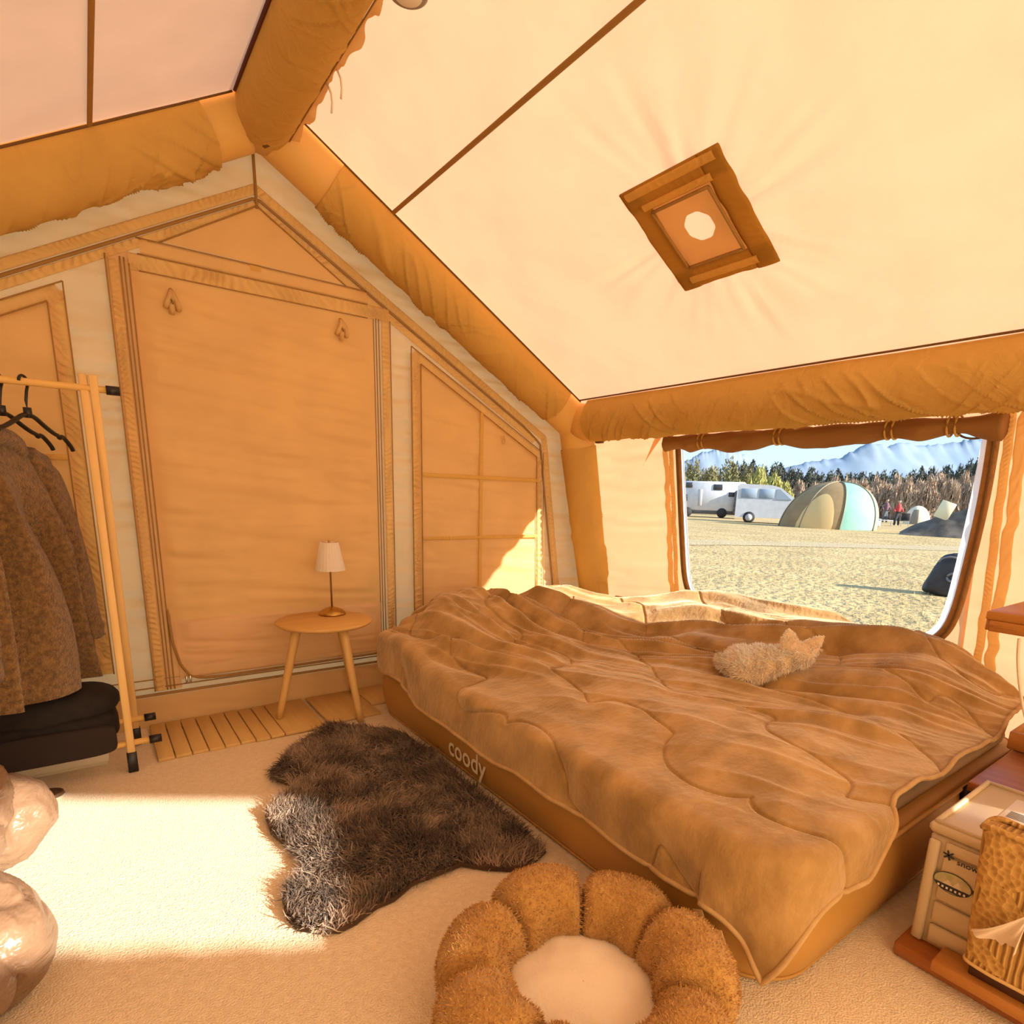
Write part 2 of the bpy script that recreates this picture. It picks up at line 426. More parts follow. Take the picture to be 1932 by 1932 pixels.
# ---- back gable wall
def gable(y, nu=281, nv=190, wr=.018):
    u = np.linspace(-1, 1, nu)[:, None]; s = np.linspace(0, 1, nv)[None, :]
    xb = X0+u*(xr(0)-X0); xt = X0+u*1.752; zt = roofz(xt)+.075
    x = xb+(xt-xb)*s; z = zt*s
    f = np.abs(vn(x*2.4+.6*z, z*26, 0, 41))*.8+np.abs(vn(x*6, z*62+2*x, 0, 47))*.3+np.abs(vn(x*7-4*z, z*12+5*x, 0, 43))*.5
    return np.stack([x, y+wr*f, z], -1)
wall_back = MB().grid(gable(GY)).build('wall_back', WALL, kind='structure', label='tan canvas gable end wall of tent')
NB = (0, -1, 0)
def bp(x, z, off=.0): return (x, GY-off, z)
# arched double band that follows the gable and runs down the corner
AO = .56
def arch_pts(dz, x1, xe=None):
    p = []
    for sgn in (-1, 1):
        q = [(X0+sgn*k*(x1)/10, 2.13+dz-AO*k*x1/10) for k in range(11)]
        p = p+(q[::-1] if sgn < 0 else q[1:])
    return p
arc = arch_pts(0, 1.47); zc = arc[-1][1]
full = [(2*X0-2.30, .02), (2*X0-2.27, .43)]+arc+[(2.27, .43), (2.30, .02)]
strip('arch_band', [bp(x, z, .004) for x, z in full], .034, NB, RUCH, wall_back, amp=.006, pitch=.024, slant=.4, seed=2)
inn = [(2*X0-2.262, .02), (2*X0-2.235, .43)]+[(x*1.0+(0 if abs(x-X0) < 1.4 else -math.copysign(.03, x-X0)), z-.032) for x, z in arc]+[(2.235, .43), (2.262, .02)]
piping('arch_piping', [bp(x, z, .008) for x, z in inn], .006, SEAM, wall_back)
inn2 = [(x, z-.058) for x, z in arch_pts(0, 1.40)]
strip('arch_band', [bp(x, z, .004) for x, z in inn2], .03, NB, RUCH, wall_back, amp=.007, pitch=.030, slant=-.8, seed=4)
piping('ridge_seam', [bp(X0, 2.30, .004), bp(X0, 2.06, .012)], .006, SEAM, wall_back)
# skirt: hem bands above the floor
for z, r in ((.135, .006), (.165, .003), (.20, .0025)):
    piping('skirt_seam', [bp(-1.2, z, .004), bp(2.5, z, .004)], r, SEAM, wall_back)
xs = np.linspace(-1.25, 2.55, 260)[:, None]; zs = np.linspace(.0, .13, 14)[None, :]
sk = np.stack([xs+0*zs, GY-.012-.006*np.abs(vn(xs*6+zs*20, zs*9, 0, 51))+0*xs, zs+0*xs], -1)
MB().grid(sk).build('skirt_panel', canvas('skirt_canvas', (.80, .52, .26), (.8, .5, .22), .3), wall_back)

# ---- door panel in the gable
def cloth_rect(x0, x1, z0, z1, off, amp, seed, nx=120, nz=120, ztop=None, bulge=0.0):
    u = np.linspace(0, 1, nx)[:, None]; s = np.linspace(0, 1, nz)[None, :]
    x = x0+(x1-x0)*u+0*s; zt = z1 if ztop is None else np.array([ztop(v) for v in x[:, 0]])[:, None]
    z = z0+(zt-z0)*s+0*u
    e = sst(0, .06, u)*sst(1, .94, u)*sst(0, .05, s)*sst(1, .95, s)
    f = np.abs(vn(x*1.9+.8*z, z*17+2*x, 0, seed))*.8+.35*np.abs(vn(x*6+3*z, z*30, 0, seed+3))
    return np.stack([x, GY-off-amp*f*e-bulge*e, z], -1)
door = empty('door_1', (.667, GY, 0), kind='structure', label='zipped canvas door panel in the gable wall')
MB().grid(cloth_rect(.212, 1.128, .442, 1.742, .010, .022, 61)).build('door_panel', PANEL, door)
MB().grid(cloth_rect(.235, 1.128, .19, .442, .012, .024, 67, 120, 50)).build('lower_panel', WALL, door)
MB().grid(cloth_rect(.142, .240, .15, 1.80, .004, .004, 69, 20, 160)).build('jamb_panel', WALL, door)
strip('jamb_band', [bp(.163, .15, .008), bp(.165, 1.77, .008)], .032, NB, RUCH, door, amp=.007, pitch=.021, slant=.5, seed=11)
for x in (.142, .186, .198, .212):
    piping('jamb_seam', [bp(x, .15, .010), bp(x, 1.78, .010)], .0026, SEAM, door)
strip('jamb_band', [bp(1.186, .15, .006), bp(1.186, 1.75, .006)], .036, NB, RUCH, door, amp=.007, pitch=.021, slant=.6, seed=12)
for x in (1.128, 1.140, 1.153, 1.208):
    piping('jamb_seam', [bp(x, .15, .010), bp(x, 1.75, .010)], .0026, SEAM, door)
strip('header_band', [bp(.21, 1.772, .010), bp(1.20, 1.772, .010)], .056, NB, RUCH, door, amp=.011, pitch=.031, slant=.9, seed=13)
strip('header_band', [bp(.25, 1.828, .008), bp(1.10, 1.828, .008)], .046, NB, PANEL, door, amp=.0012, pitch=.05, seed=14)
for z in (1.744, 1.800, 1.853):
    piping('header_seam', [bp(.24, z, .014), bp(1.10, z, .014)], .0025, SEAM, door)
u = np.linspace(0, 1, 40)[:, None]; s = np.linspace(0, 1, 30)[None, :]
xx = .335+.65*u+0*s; zz = 1.858+(2.063-AO*np.abs(xx-X0)*1.09-1.858)*s
MB().grid(np.stack([xx, GY-.012-.003*np.abs(vn(xx*4, zz*15, 0, 71)), zz], -1)).build('gable_panel', PANEL, door)
for a, b in (((.31, 1.852), (.66, 2.068)), ((.66, 2.068), (1.01, 1.852))):
    piping('gable_seam', [bp(*a, .014), bp(*b, .014)], .003, SEAM, door)
strip('gable_patch', [bp(.62, 1.842, .012), bp(.66, 1.842, .012)], .03, NB, SLEEVE, door, amp=0, lift=.003)
# curved zip at the lower corner, its pulls, and two toggle loops
zp = [(.216, .62), (.216, .44), (.222, .34), (.24, .255), (.268, .205), (.31, .185), (.40, .180), (.70, .182), (1.12, .185)]
piping('door_zip', [bp(x, z, .020) for x, z in zp], .006, SEAM, door)
for dx in (-.006, .008):
    MB().box(bp(.262+dx, .188, .032), (.008, .005, .034), .002).build('zip_pull', pbr('steel_%d' % (dx > 0), (.6, .58, .55), None, .3, metal=1), door)
for x, z in ((.335, 1.70), (.975, 1.715)):
    t = MB()
    for k, (dx, dz) in enumerate(((-.022, -.066), (-.004, -.085), (.020, -.070))):
        t.tube(np.array([bp(x+dx*q, z+dz*q*(1.0 if q < 1.1 else 1), .018+.03*math.sin(q*math.pi*.9)) for q in np.linspace(0, 1, 7)]), np.linspace(.007, .010, 7), 8)
    t.build('toggle_loop', RUCH, door)

# ---- the two gable windows: fabric blinds with muntin tapes and gathered frames
def gable_window(name, mir, label):
    X = (lambda v: 2*X0-v) if mir else (lambda v: v)
    g = (-1 if mir else 1)
    w = empty(name, (X(1.70), GY, 0), kind='structure', label=label)
    top = lambda v: 1.612-.543*(v-1.335)
    zb = .25
    P = cloth_rect(1.335, 2.10, zb, 1, .009, .016, 81+mir, 100, 110, ztop=top)
    P[..., 0] = X(P[..., 0])
    MB().grid(P).build('blind', PANEL, w)
    strip('frame_band', [bp(X(1.333), zb, .006), bp(X(1.333), 1.632, .006)], .046, NB, RUCH, w, amp=.010, pitch=.030, slant=1.2*g, seed=21+mir)
    strip('frame_band', [bp(X(1.32), 1.628, .006), bp(X(2.09), 1.21, .006)], .05, NB, RUCH, w, amp=.003, pitch=.04, seed=23+mir)
    strip('frame_band', [bp(X(2.092), 1.20, .006), bp(X(2.135), zb, .006)], .044, NB, RUCH, w, amp=.009, pitch=.032, slant=1.2, seed=25+mir)
    for a, b in (((1.308, zb), (1.308, 1.66)), ((1.357, zb), (1.357, 1.585)), ((1.357, 1.588), (2.07, 1.20)), ((2.07, 1.20), (2.112, zb)), ((1.308, 1.66), (2.10, 1.232)), ((2.115, 1.225), (2.16, zb))):
        piping('frame_seam', [bp(X(a[0]), a[1], .021), bp(X(b[0]), b[1], .021)], .0026, SEAM, w)
    strip('muntin', [bp(X(1.70), zb, .026), bp(X(1.70), 1.40, .026)], .020, NB, SLEEVE, w, amp=.0012, pitch=.02, lift=.004, seed=27)
    strip('muntin', [bp(X(1.36), 1.072, .028), bp(X(2.075), 1.072, .028)], .020, NB, SLEEVE, w, amp=.0015, pitch=.018, lift=.004, seed=28)
    strip('muntin', [bp(X(1.36), .757, .028), bp(X(2.09), .757, .028)], .018, NB, SLEEVE, w, amp=.0022, pitch=.016, lift=.004, seed=29)
    lp = MB(); a = np.linspace(0, 2*math.pi, 15)
    lp.tube(np.array([bp(X(1.84)+.008*math.sin(q), 1.275+.022*math.cos(q)-.0*q, .026) for q in a]), .0025, 6, caps=False)
    lp.build('tie_loop', RUCH, w)
    return w
gable_window('window_1', 0, 'slant-topped gable window with closed tan blind beside the bed')
gable_window('window_2', 1, 'slant-topped gable window with closed tan blind behind the clothes rack')

# ---- right wall with the clear window
WRM = canvas('side_wall_canvas', (.90, .66, .40), (.94, .52, .27), .48, 300, .3)
WY0, WY1, WZ0, WZ1 = .750, 2.045, .43, 1.288
def side_block(y0, y1, z0, z1, ny, nz, mir=False):
    y = np.linspace(y0, y1, ny)[:, None]; z = np.linspace(z0, z1, nz)[None, :]
    d = .008*np.abs(vn(y*2.2+0*z, z*19+y*2, 0, 91))+0*y
    x = (xr(z)+d) if not mir else (xl(z)-d)
    return np.stack([x+0*y, y+0*z, z+0*y], -1)
wr = MB()
wr.grid(side_block(FY, WY0, 0, ZE, 120, 110)); wr.grid(side_block(WY1, GY, 0, ZE, 50, 110))
wr.grid(side_block(WY0, WY1, 0, WZ0, 70, 30)); wr.grid(side_block(WY0, WY1, WZ1, ZE, 70, 12))
for cy_, arc_ in ((WY1+.01, [(2.048, .70), (2.045, .60), (2.035, .55), (2.010, .49), (1.975, .462), (1.93, .447), (1.80, .44)]), (WY0-.01, [(.735, .95), (.742, .82), (.760, .65), (.778, .585), (.815, .505), (.86, .468), (.91, .451), (1.02, .44)])):
    pts_ = [(float(xr(WZ0-.01))-.001, cy_, WZ0-.01)]+[(float(xr(z_))-.001, y_, z_) for y_, z_ in arc_]
    wr.add(pts_, [(0, k, k+1) for k in range(1, len(pts_)-1)])
wall_right = wr.build('wall_right', WRM, kind='structure', label='sunlit canvas side wall around the clear window')
MB().grid(side_block(FY, GY, 0, ZE, 160, 90, True)).build('wall_left', WRM, kind='structure', label='canvas side wall behind the clothes rack')
NR = np.array([-1, 0, -.19]); NR /= np.linalg.norm(NR)
def wp(y, z, off=0.0): return np.array([float(xr(z)), y, z])+NR*off
win = empty('window_3', (float(xr(WZ0)), 1.41, WZ0), kind='structure', label='large clear vinyl window with a rolled blind above the bed')
m_, nt, out = _new('clear_vinyl')
tr = nt.nodes.new('ShaderNodeBsdfTransparent'); gl = nt.nodes.new('ShaderNodeBsdfGlossy'); mx = nt.nodes.new('ShaderNodeMixShader'); lw = nt.nodes.new('ShaderNodeLayerWeight'); lw.inputs[0].default_value = .25; fr = nt.nodes.new('ShaderNodeMath'); fr.operation = 'MULTIPLY'; fr.inputs[1].default_value = .22
tr.inputs[0].default_value = (.95, .96, .97, 1); gl.inputs['Roughness'].default_value = .04
tcn = nt.nodes.new('ShaderNodeTexCoord'); bo = _bump(nt, tcn.outputs['Object'], 5, .12, .02); nt.links.new(bo, gl.inputs['Normal']); nt.links.new(lw.outputs['Fresnel'] if False else lw.outputs['Facing'], fr.inputs[0])
nt.links.new(fr.outputs[0], mx.inputs[0]); nt.links.new(tr.outputs[0], mx.inputs[1]); nt.links.new(gl.outputs[0], mx.inputs[2]); nt.links.new(mx.outputs[0], out.inputs[0])
y = np.linspace(WY0-.01, WY1+.01, 40)[:, None]; z = np.linspace(WZ0-.01, WZ1+.01, 30)[None, :]
MB().grid(np.stack([xr(z)+0*y+.004+.003*vn(y*3, z*3, 0, 8), y+0*z, z+0*y], -1)).build('clear_pane', m_, win)
zipL = [(2.052, 1.30), (2.048, .70), (2.04, .56), (2.005, .48), (1.94, .445), (1.6, .44), (1.0, .44), (.885, .455), (.812, .51), (.775, .60), (.752, .80), (.730, 1.05), (.726, 1.30)]
def off_path(pts, d):                        # inset a closed-ish path towards the window middle
    c = np.array([1.40, .88]); r = []
    for q in pts:
        v = c-np.array(q); v = np.array([np.sign(v[0])*min(1, abs(v[0])/.4), np.sign(v[1])*(0 if abs(v[1]) < .3 else min(1, (abs(v[1])-.3)/.1))]); n_ = max(1e-6, np.hypot(*v)); r.append(tuple(np.array(q)+v/n_*d))
    return r
def smooth_path(p, n=120):
    p = np.array(p, float)
    for _ in range(3):
        q = np.empty((2*len(p)-2, p.shape[1])); q[0::2] = .75*p[:-1]+.25*p[1:]; q[1::2] = .25*p[:-1]+.75*p[1:]; p = np.vstack([p[:1], q, p[-1:]])
    return p
zs_ = smooth_path(zipL)
strip('zipper_tape', [wp(*q, .006) for q in zs_], .036, NR, ZIPTAPE, win, amp=.0015, pitch=.05, slant=2, lift=.006, seed=3)
strip('pane_border', [wp(*q, .004) for q in smooth_path(off_path(zipL, .029))], .022, NR, WHITEVINYL, win, amp=.0006, pitch=.06, lift=.003, seed=5)
piping('zipper_teeth', [wp(*q, .016) for q in smooth_path(off_path(zipL, -.004))], .0035, DARKSEAM, win)
SEAML = canvas('side_ruffle', (.86, .60, .26), (.88, .58, .22), .45)
for yc, sd in ((2.10, 1), (.688, 2)):
    strip('side_ruffle', [wp(yc, .02, .004), wp(yc, 1.40, .004)], .026, NR, SEAML, win, amp=.004, pitch=.016, slant=.2, lift=.008, seed=sd, wav=.003)
for yc, sd in ((2.135, 3), (.650, 4)):
    strip('seam_shadow_band', [wp(yc, .02, .003), wp(yc, 1.40, .003)], .034, NR, RUCH, win, amp=.003, pitch=.06, lift=.005, seed=sd, wav=.007)
# the rolled-up blind with its straps
straps = [2.02, 1.86, 1.47, 1.03, .83]
yb = np.linspace(2.09, .69, 150)
sag = np.array([min(abs(v-s_) for s_ in straps) for v in yb])
rr = .030+.012*sst(0, .12, sag)+.003*vn(yb*9, 0, 0, 6)
ctr = np.array([wp(v, 1.275-.010*sst(0, .14, g), .045) for v, g in zip(yb, sag)])
BL = pbr('rolled_blind_cloth', (.34, .17, .045), (.26, .12, .03), .8, 9, (1, .3, 1), bump=.5, bscale=18, bdist=.01)
Pb = sweep(ctr, rr, 20); ang = np.arange(20)*2*math.pi/20
Pb = Pb+(Pb-ctr[:, None])*(.16*vn(yb[:, None]*14+ang[None]*1.5, ang[None]*1.1, 0, 77))[..., None]
MB().grid(Pb, cv=True, caps=True).build('rolled_blind', BL, win)
for v in straps[1:]:
    i = int(np.argmin(np.abs(yb-v)))
    for dv in (-.012, .012):
        c0 = ctr[i]+np.array([0, dv, 0]); a = np.linspace(0, 2*math.pi, 21)
        MB().tube(np.array([c0+np.array([.034*math.cos(q), 0, .034*math.sin(q)]) for q in a]), .004, 6, caps=False).build('blind_strap', SLEEVE, win)
a = np.linspace(0, math.pi, 15)
MB().tube(np.array([wp(.775+.055*math.cos(q), 1.265-.035*math.sin(q), .03) for q in a]), .004, 6).build('strap_loop', DARKSEAM, win)
fl_ = [wp(2.16, 1.30, .006), wp(2.30, 1.16, .012), wp(2.195, 1.31, .006)]
P = np.array([[fl_[0]*(1-s_)*(1-t_)+fl_[2]*(1-s_)*t_+fl_[1]*s_+NR*.004*math.sin(3*s_+2*t_) for t_ in np.linspace(0, 1, 6)] for s_ in np.linspace(0, .97, 12)])
MB().grid(P).build('cloth_flap', WRM, win)

# ---- front gable wall (behind the camera) with unseen openings shaped to throw the sun patches
def sun_back(p, Y):
    d = SUN_DIR/SUN_DIR[1]; p = np.array(p, float); return p+d*(Y-p[1])
def lin(p, q, x): return p[1]+(q[1]-p[1])*(x-p[0])/(q[0]-p[0])
fa, fb = at_z(200, 1508)[:2], at_z(500, 1512)[:2]; ga, gb = at_z(90, 1795)[:2], at_z(400, 1785)[:2]
patch = [(-.45, lin(fa, fb, -.45)), (.455, lin(fa, fb, .455)), (.32, lin(ga, gb, .32)), (-.45, lin(ga, gb, -.45))]
hole1 = [sun_back((*q, 0), FY)[[0, 2]] for q in patch]
bx_ = [(1.50, .405, .335), (1.68, .405, .335), (1.68, .20, .335), (1.54, .26, .335)]
hole2 = [sun_back(q, FY)[[0, 2]] for q in bx_]  # added slit, shaped to put a sun patch on the container lid
def inside(px, pz, poly):
    c = np.zeros(px.shape, bool); n = len(poly); j = n-1
    for i in range(n):
        (xi, zi), (xj, zj) = poly[i], poly[j]
        c ^= ((zi > pz) != (zj > pz)) & (px < (xj-xi)*(pz-zi)/((zj-zi) if abs(zj-zi) > 1e-9 else 1e-9)+xi); j = i
    return c
P = gable(FY, 321, 200, .0); nu, nv = P.shape[:2]
cc = (P[:-1, :-1]+P[1:, 1:])/2; rm = inside(cc[..., 0], cc[..., 2], hole1) | inside(cc[..., 0], cc[..., 2], hole2)
F = [(i*nv+j, (i+1)*nv+j, (i+1)*nv+j+1, i*nv+j+1) for i in range(nu-1) for j in range(nv-1) if not rm[i, j]]
make('wall_front', P, F, canvas('front_fill_canvas', (.9, .68, .42), (.97, .72, .44), .75), kind='structure', label='tan canvas front gable wall with openings shaped for the sun patches')  # canvas made extra translucent to add frontal fill light

# ================================================================== INFLATABLE FRAME
fr_ = empty('inflatable_frame', (X0, 2.66, 0), label='orange-tan inflatable tube frame of the tent, ridge, eaves and corner columns', cat='tent frame')
def usleeve(path, r, h, up, seed, wr=.05, n=40):
    """fabric sleeve: half-round under the tube, straight sides up to the roof it is sewn to"""
    path = np.asarray(path, float); T, S, N = frames(path, up); L = np.r_[0, np.cumsum(np.linalg.norm(np.diff(path, axis=0), axis=1))]
    pr = [(-1.0, h/r), (-1.0, h/r*.5)]+[(-math.cos(a), -math.sin(a)) for a in np.linspace(0, math.pi, n)]+[(1.0, h/r*.5), (1.0, h/r)]
    pr = np.array(pr); k = np.linspace(0, 1, len(pr)); env = np.sin(np.pi*k)**.6
    ll, kk = np.meshgrid(L, k, indexing='ij')
    q1 = vn(ll*13+kk*5, kk*2.2+ll*1.5, 0, seed); q2 = vn(ll*21-kk*6, kk*2.6-ll*2, 0, seed+9)
    cr = np.maximum(0, 1-np.abs(q1)*5)**1.5*sst(-.6, .2, vn(ll*2.2, kk*1.5, 0, seed+3))+.7*np.maximum(0, 1-np.abs(q2)*6)**1.5*sst(-.5, .3, vn(ll*2.7+5, kk*1.5, 0, seed+4))
    f = 1+wr*env[None]*cr*.8+.35*wr*env[None]*vn(ll*7, kk*2, 0, seed+5)
    return path[:, None]+r*f[..., None]*(pr[None, :, 0, None]*S[:, None]+pr[None, :, 1, None]*N[:, None])
def slope(side, y, f0, f1, n): return lerp((X0+side*1.60*f0, y, 2.33-.94*f0), (X0+side*1.60*f1, y, 2.33-.94*f1), n)
for y, nm in ((2.66, 'gable'), (FY+.12, 'front')):
    for side in (1, -1):
        nn = np.array([side*RN[0], 0, RN[2]])
        MB().tube(slope(side, y, 0, 1, 40), .098, 24, up=nn).build('rafter_tube', BLADDER, fr_)
        f0 = .16 if side > 0 else .12
        MB().grid(usleeve(slope(side, y, f0, .905, 420), .106, .053, nn, 3+side, .17)).build('rafter_sleeve', SLEEVE, fr_)
        base = lerp((X0+side*1.60, y, 1.40), (X0+side*1.90, y, .02), 180); rad = np.linspace(.098, .078, 180)
        MB().tube(base, rad, 24, up=(0, 1, 0)).build('column_tube', BLADDER, fr_)
        Pc = sweep(base[18:], rad[18:]+.006, 40, up=(0, 1, 0)); zc_ = base[18:, 2]; a = np.arange(40)*2*math.pi/40
        Pc = Pc+(Pc-base[18:][:, None])*(.13*np.maximum(0, 1-4*np.abs(vn(zc_[:, None]*11+np.sin(a)[None]*1.6, np.cos(a)[None]*1.5, 0, 15+side)))*sst(1.2, .5, zc_)[:, None])[..., None]
        MB().grid(Pc, cv=True).build('column_sleeve', SLEEVE, fr_)
        # round elbow at the corner
        MB().lathe([(.001, -.112), (.05, -.10), (.085, -.07), (.104, -.02), (.105, .02), (.085, .07), (.05, .10), (.001, .112)], (X0+side*1.60, y, 1.395), 24).build('elbow', BLADDER, fr_)
        piping('sleeve_piping', [on_roof(X0+side*q, y-.109 if nm == 'gable' else y+.109, side, .004) for q in (.11, 1.54)], .004, DARKSEAM, fr_)
for side in (1, -1):
    nn = np.array([side*RN[0], 0, RN[2]])
    pe = lerp((X0+side*1.605, 2.66, 1.392), (X0+side*1.605, FY+.12, 1.392), 30)
    MB().tube(pe, .098, 24, up=nn).build('eave_tube', BLADDER, fr_)
    pe = lerp((X0+side*1.605, 2.50, 1.392), (X0+side*1.605, FY+.25, 1.392), 900)
    MB().grid(usleeve(pe, .104, .055, nn, 13+side, .15)).build('eave_sleeve', SLEEVE, fr_)
    piping('sleeve_piping', [on_roof(X0+side*1.530, 2.55, side, .004), on_roof(X0+side*1.530, FY+.1, side, .004)], .004, DARKSEAM, fr_)
pr_ = lerp((X0, 2.66, 2.292), (X0, FY+.12, 2.292), 40)
MB().tube(pr_, .090, 24).build('ridge_tube', BLADDER, fr_)
MB().grid(usleeve(lerp((X0, 2.60, 2.292), (X0, FY+.2, 2.292), 700), .096, .034, (0, 0, 1), 33, .06)).build('ridge_sleeve', SLEEVE, fr_)
piping('ridge_piping', [(X0-.100, 2.55, 2.326), (X0-.100, FY+.2, 2.326)], .007, pbr('plum_piping', (.10, .02, .012), None, .7), fr_)
# gathered flap along the ridge sleeve closure, with two small ties
yy = np.linspace(2.62, FY+.2, 700)[:, None]; w = np.linspace(0, 1, 5)[None, :]
wv = vn(yy*16, 0, 0, 3); ln = .036+.008*vn(yy*11, 0, 0, 4)
a0 = math.radians(-32)
P = np.stack([X0+.096*math.cos(a0)+w*ln*.80+.010*wv*w, yy+.006*vn(yy*30, w*2, 0, 5)*w, 2.292+.096*math.sin(a0)+w*ln*.25+.016*w*vn(yy*24, 0, 0, 6)], -1)
MB().grid(P).build('ridge_flap', canvas('ridge_flap_cloth', (.80, .55, .24), (.8, .5, .2), .4), fr_)
piping('ridge_flap_seam', [(X0+.096*math.cos(a0)+.001, 2.62, 2.292+.096*math.sin(a0)-.003), (X0+.096*math.cos(a0)+.001, FY+.2, 2.292+.096*math.sin(a0)-.003)], .0025, SEAM, fr_)
for q in (2.18, 2.09):
    MB().tube(np.array([(X0+.095, q, 2.25), (X0+.105, q-.006, 2.225), (X0+.108, q-.004, 2.20), (X0+.107, q+.004, 2.175)]), .0035, 6).build('ridge_tie', PAPER, fr_)
MB().tube(np.array([(X0, 2.60, 2.212), (X0-.005, 2.58, 2.200), (X0+.005, 2.565, 2.203)]), .008, 8).build('air_valve', DARKSEAM, fr_)
MB().box((X0+1.60+.09, 2.55, 1.30), (.03, .05, .03), .004).build('corner_buckle', DARKSEAM, fr_)

# ================================================================== BED
def rrect(cx0, cx1, cy0, cy1, rad, n=14):
    pts = []
    for (cx, cy, a0) in ((cx1-rad, cy1-rad, 0), (cx0+rad, cy1-rad, 90), (cx0+rad, cy0+rad, 180), (cx1-rad, cy0+rad, 270)):
        for k in range(n): a = math.radians(a0+90*k/(n-1)); pts.append((cx+rad*math.cos(a), cy+rad*math.sin(a)))
    # refine the long sides
    out = []
    for i in range(len(pts)):
        p, q = np.array(pts[i]), np.array(pts[(i+1) % len(pts)]); k = max(1, int(np.hypot(*(q-p))/.06))
        for j in range(k): out.append(p+(q-p)*j/k)
    return np.array(out)
BX0, BX1, BY0, BY1 = .985, 2.50, .485, 2.50
bed = empty('air_mattress', (1.74, 1.5, 0), label='tan inflatable double mattress with white lettering on its side', cat='mattress')
c0 = rrect(BX0, BX1, BY0, BY1, .15)
ctr2 = np.array([1.74, 1.5])
def ringz(inset, z):
    d = c0-ctr2; n_ = d/np.linalg.norm(d, axis=1)[:, None]
    g = np.gradient(c0, axis=0); nn = np.stack([g[:, 1], -g[:, 0]], 1); nn /= np.linalg.norm(nn, axis=1)[:, None]
    p = c0-nn*inset; return np.c_[p, np.full(len(p), z)]
prof = [(.06, 0.0), (.018, .006), (.002, .03), (-.012, .08), (-.016, .12), (-.012, .17), (0, .215), (.012, .232), (.05, .238), (.3, .240)]
bm_ = MB(); bm_.grid(np.array([ringz(i, z) for i, z in prof]), cv=True, caps=True); bm_.build('mattress_body', AIRBED, bed)
MB().tube(np.vstack([ringz(-.003, .222), ringz(-.003, .222)[:1]]), .006, 8, caps=False).build('welt_seam', pbr('welt', (.60, .34, .11), None, .5), bed)
MB().tube(np.vstack([ringz(.010, .014), ringz(.010, .014)[:1]]), .004, 8, caps=False).build('base_seam', AIRBED, bed)
def face_text(name, body, o, xdir, ydir, w, mat, parent, extr=.001):
    cu = bpy.data.curves.new(name, 'FONT'); cu.body = body; cu.extrude = extr; cu.resolution_u = 3; cu.offset = .012
    tmp = bpy.data.objects.new(name, cu); COL.objects.link(tmp)
    dg = bpy.context.evaluated_depsgraph_get(); me = bpy.data.meshes.new_from_object(tmp.evaluated_get(dg))
    bpy.data.objects.remove(tmp); V = np.array([v.co for v in me.vertices]); F = [tuple(p.vertices) for p in me.polygons]; bpy.data.meshes.remove(me)
    lo, hi = V.min(0), V.max(0); s = w/(hi[0]-lo[0]); V = (V-[lo[0], 0, 0])*s
    xd, yd = np.array(xdir, float), np.array(ydir, float); zd = np.cross(xd, yd)
    W = np.array(o)+V[:, :1]*xd+V[:, 1:2]*yd+np.clip(V[:, 2:3], -.001, .001)*zd
    return make(name, W, F, mat, parent, smooth=False)
tl, tr_ = at_x(848, 1402, BX0-.014), at_x(917, 1446, BX0-.014)
face_text('lettering', 'coody', (BX0-.0172, tl[1], .060), (0, -1, 0), (0, 0, 1), tl[1]-tr_[1]+.004, WHITEPRINT, bed)
MB().tube(np.array([at_x(1443, 1795, .99), at_x(1440, 1825, 1.01)]), .002, 6).build('side_seam', SEAM, bed)
pv = at_y(1825, 1478, .478)
MB().box((pv[0], .470, .205), (.07, .03, .05), .008).build('inlet_valve', BLACKPL, bed)
for k in (-1, 1): MB().box((pv[0]+k*.012, .454, .208), (.005, .004, .016), .001).build('inlet_pin', WHITEPRINT, bed)

c1 = rrect(BX0+.03, BX1-.03, BY0+.03, BY1-.03, .13)
def pad_ring(ins, z):
    g = np.gradient(c1, axis=0); nn = np.stack([g[:, 1], -g[:, 0]], 1); nn /= np.linalg.norm(nn, axis=1)[:, None]; return np.c_[c1-nn*ins, np.full(len(c1), z)]
MB().grid(np.array([pad_ring(i, z) for i, z in ((.02, .241), (0, .247), (-.004, .262), (0, .276), (.02, .284), (.25, .288))]), cv=True, caps=True).build('mattress_pad', PAD, loc=(1.74, 1.5, .241), label='grey-brown quilted pad lying between air mattress and blanket', cat='mattress pad')

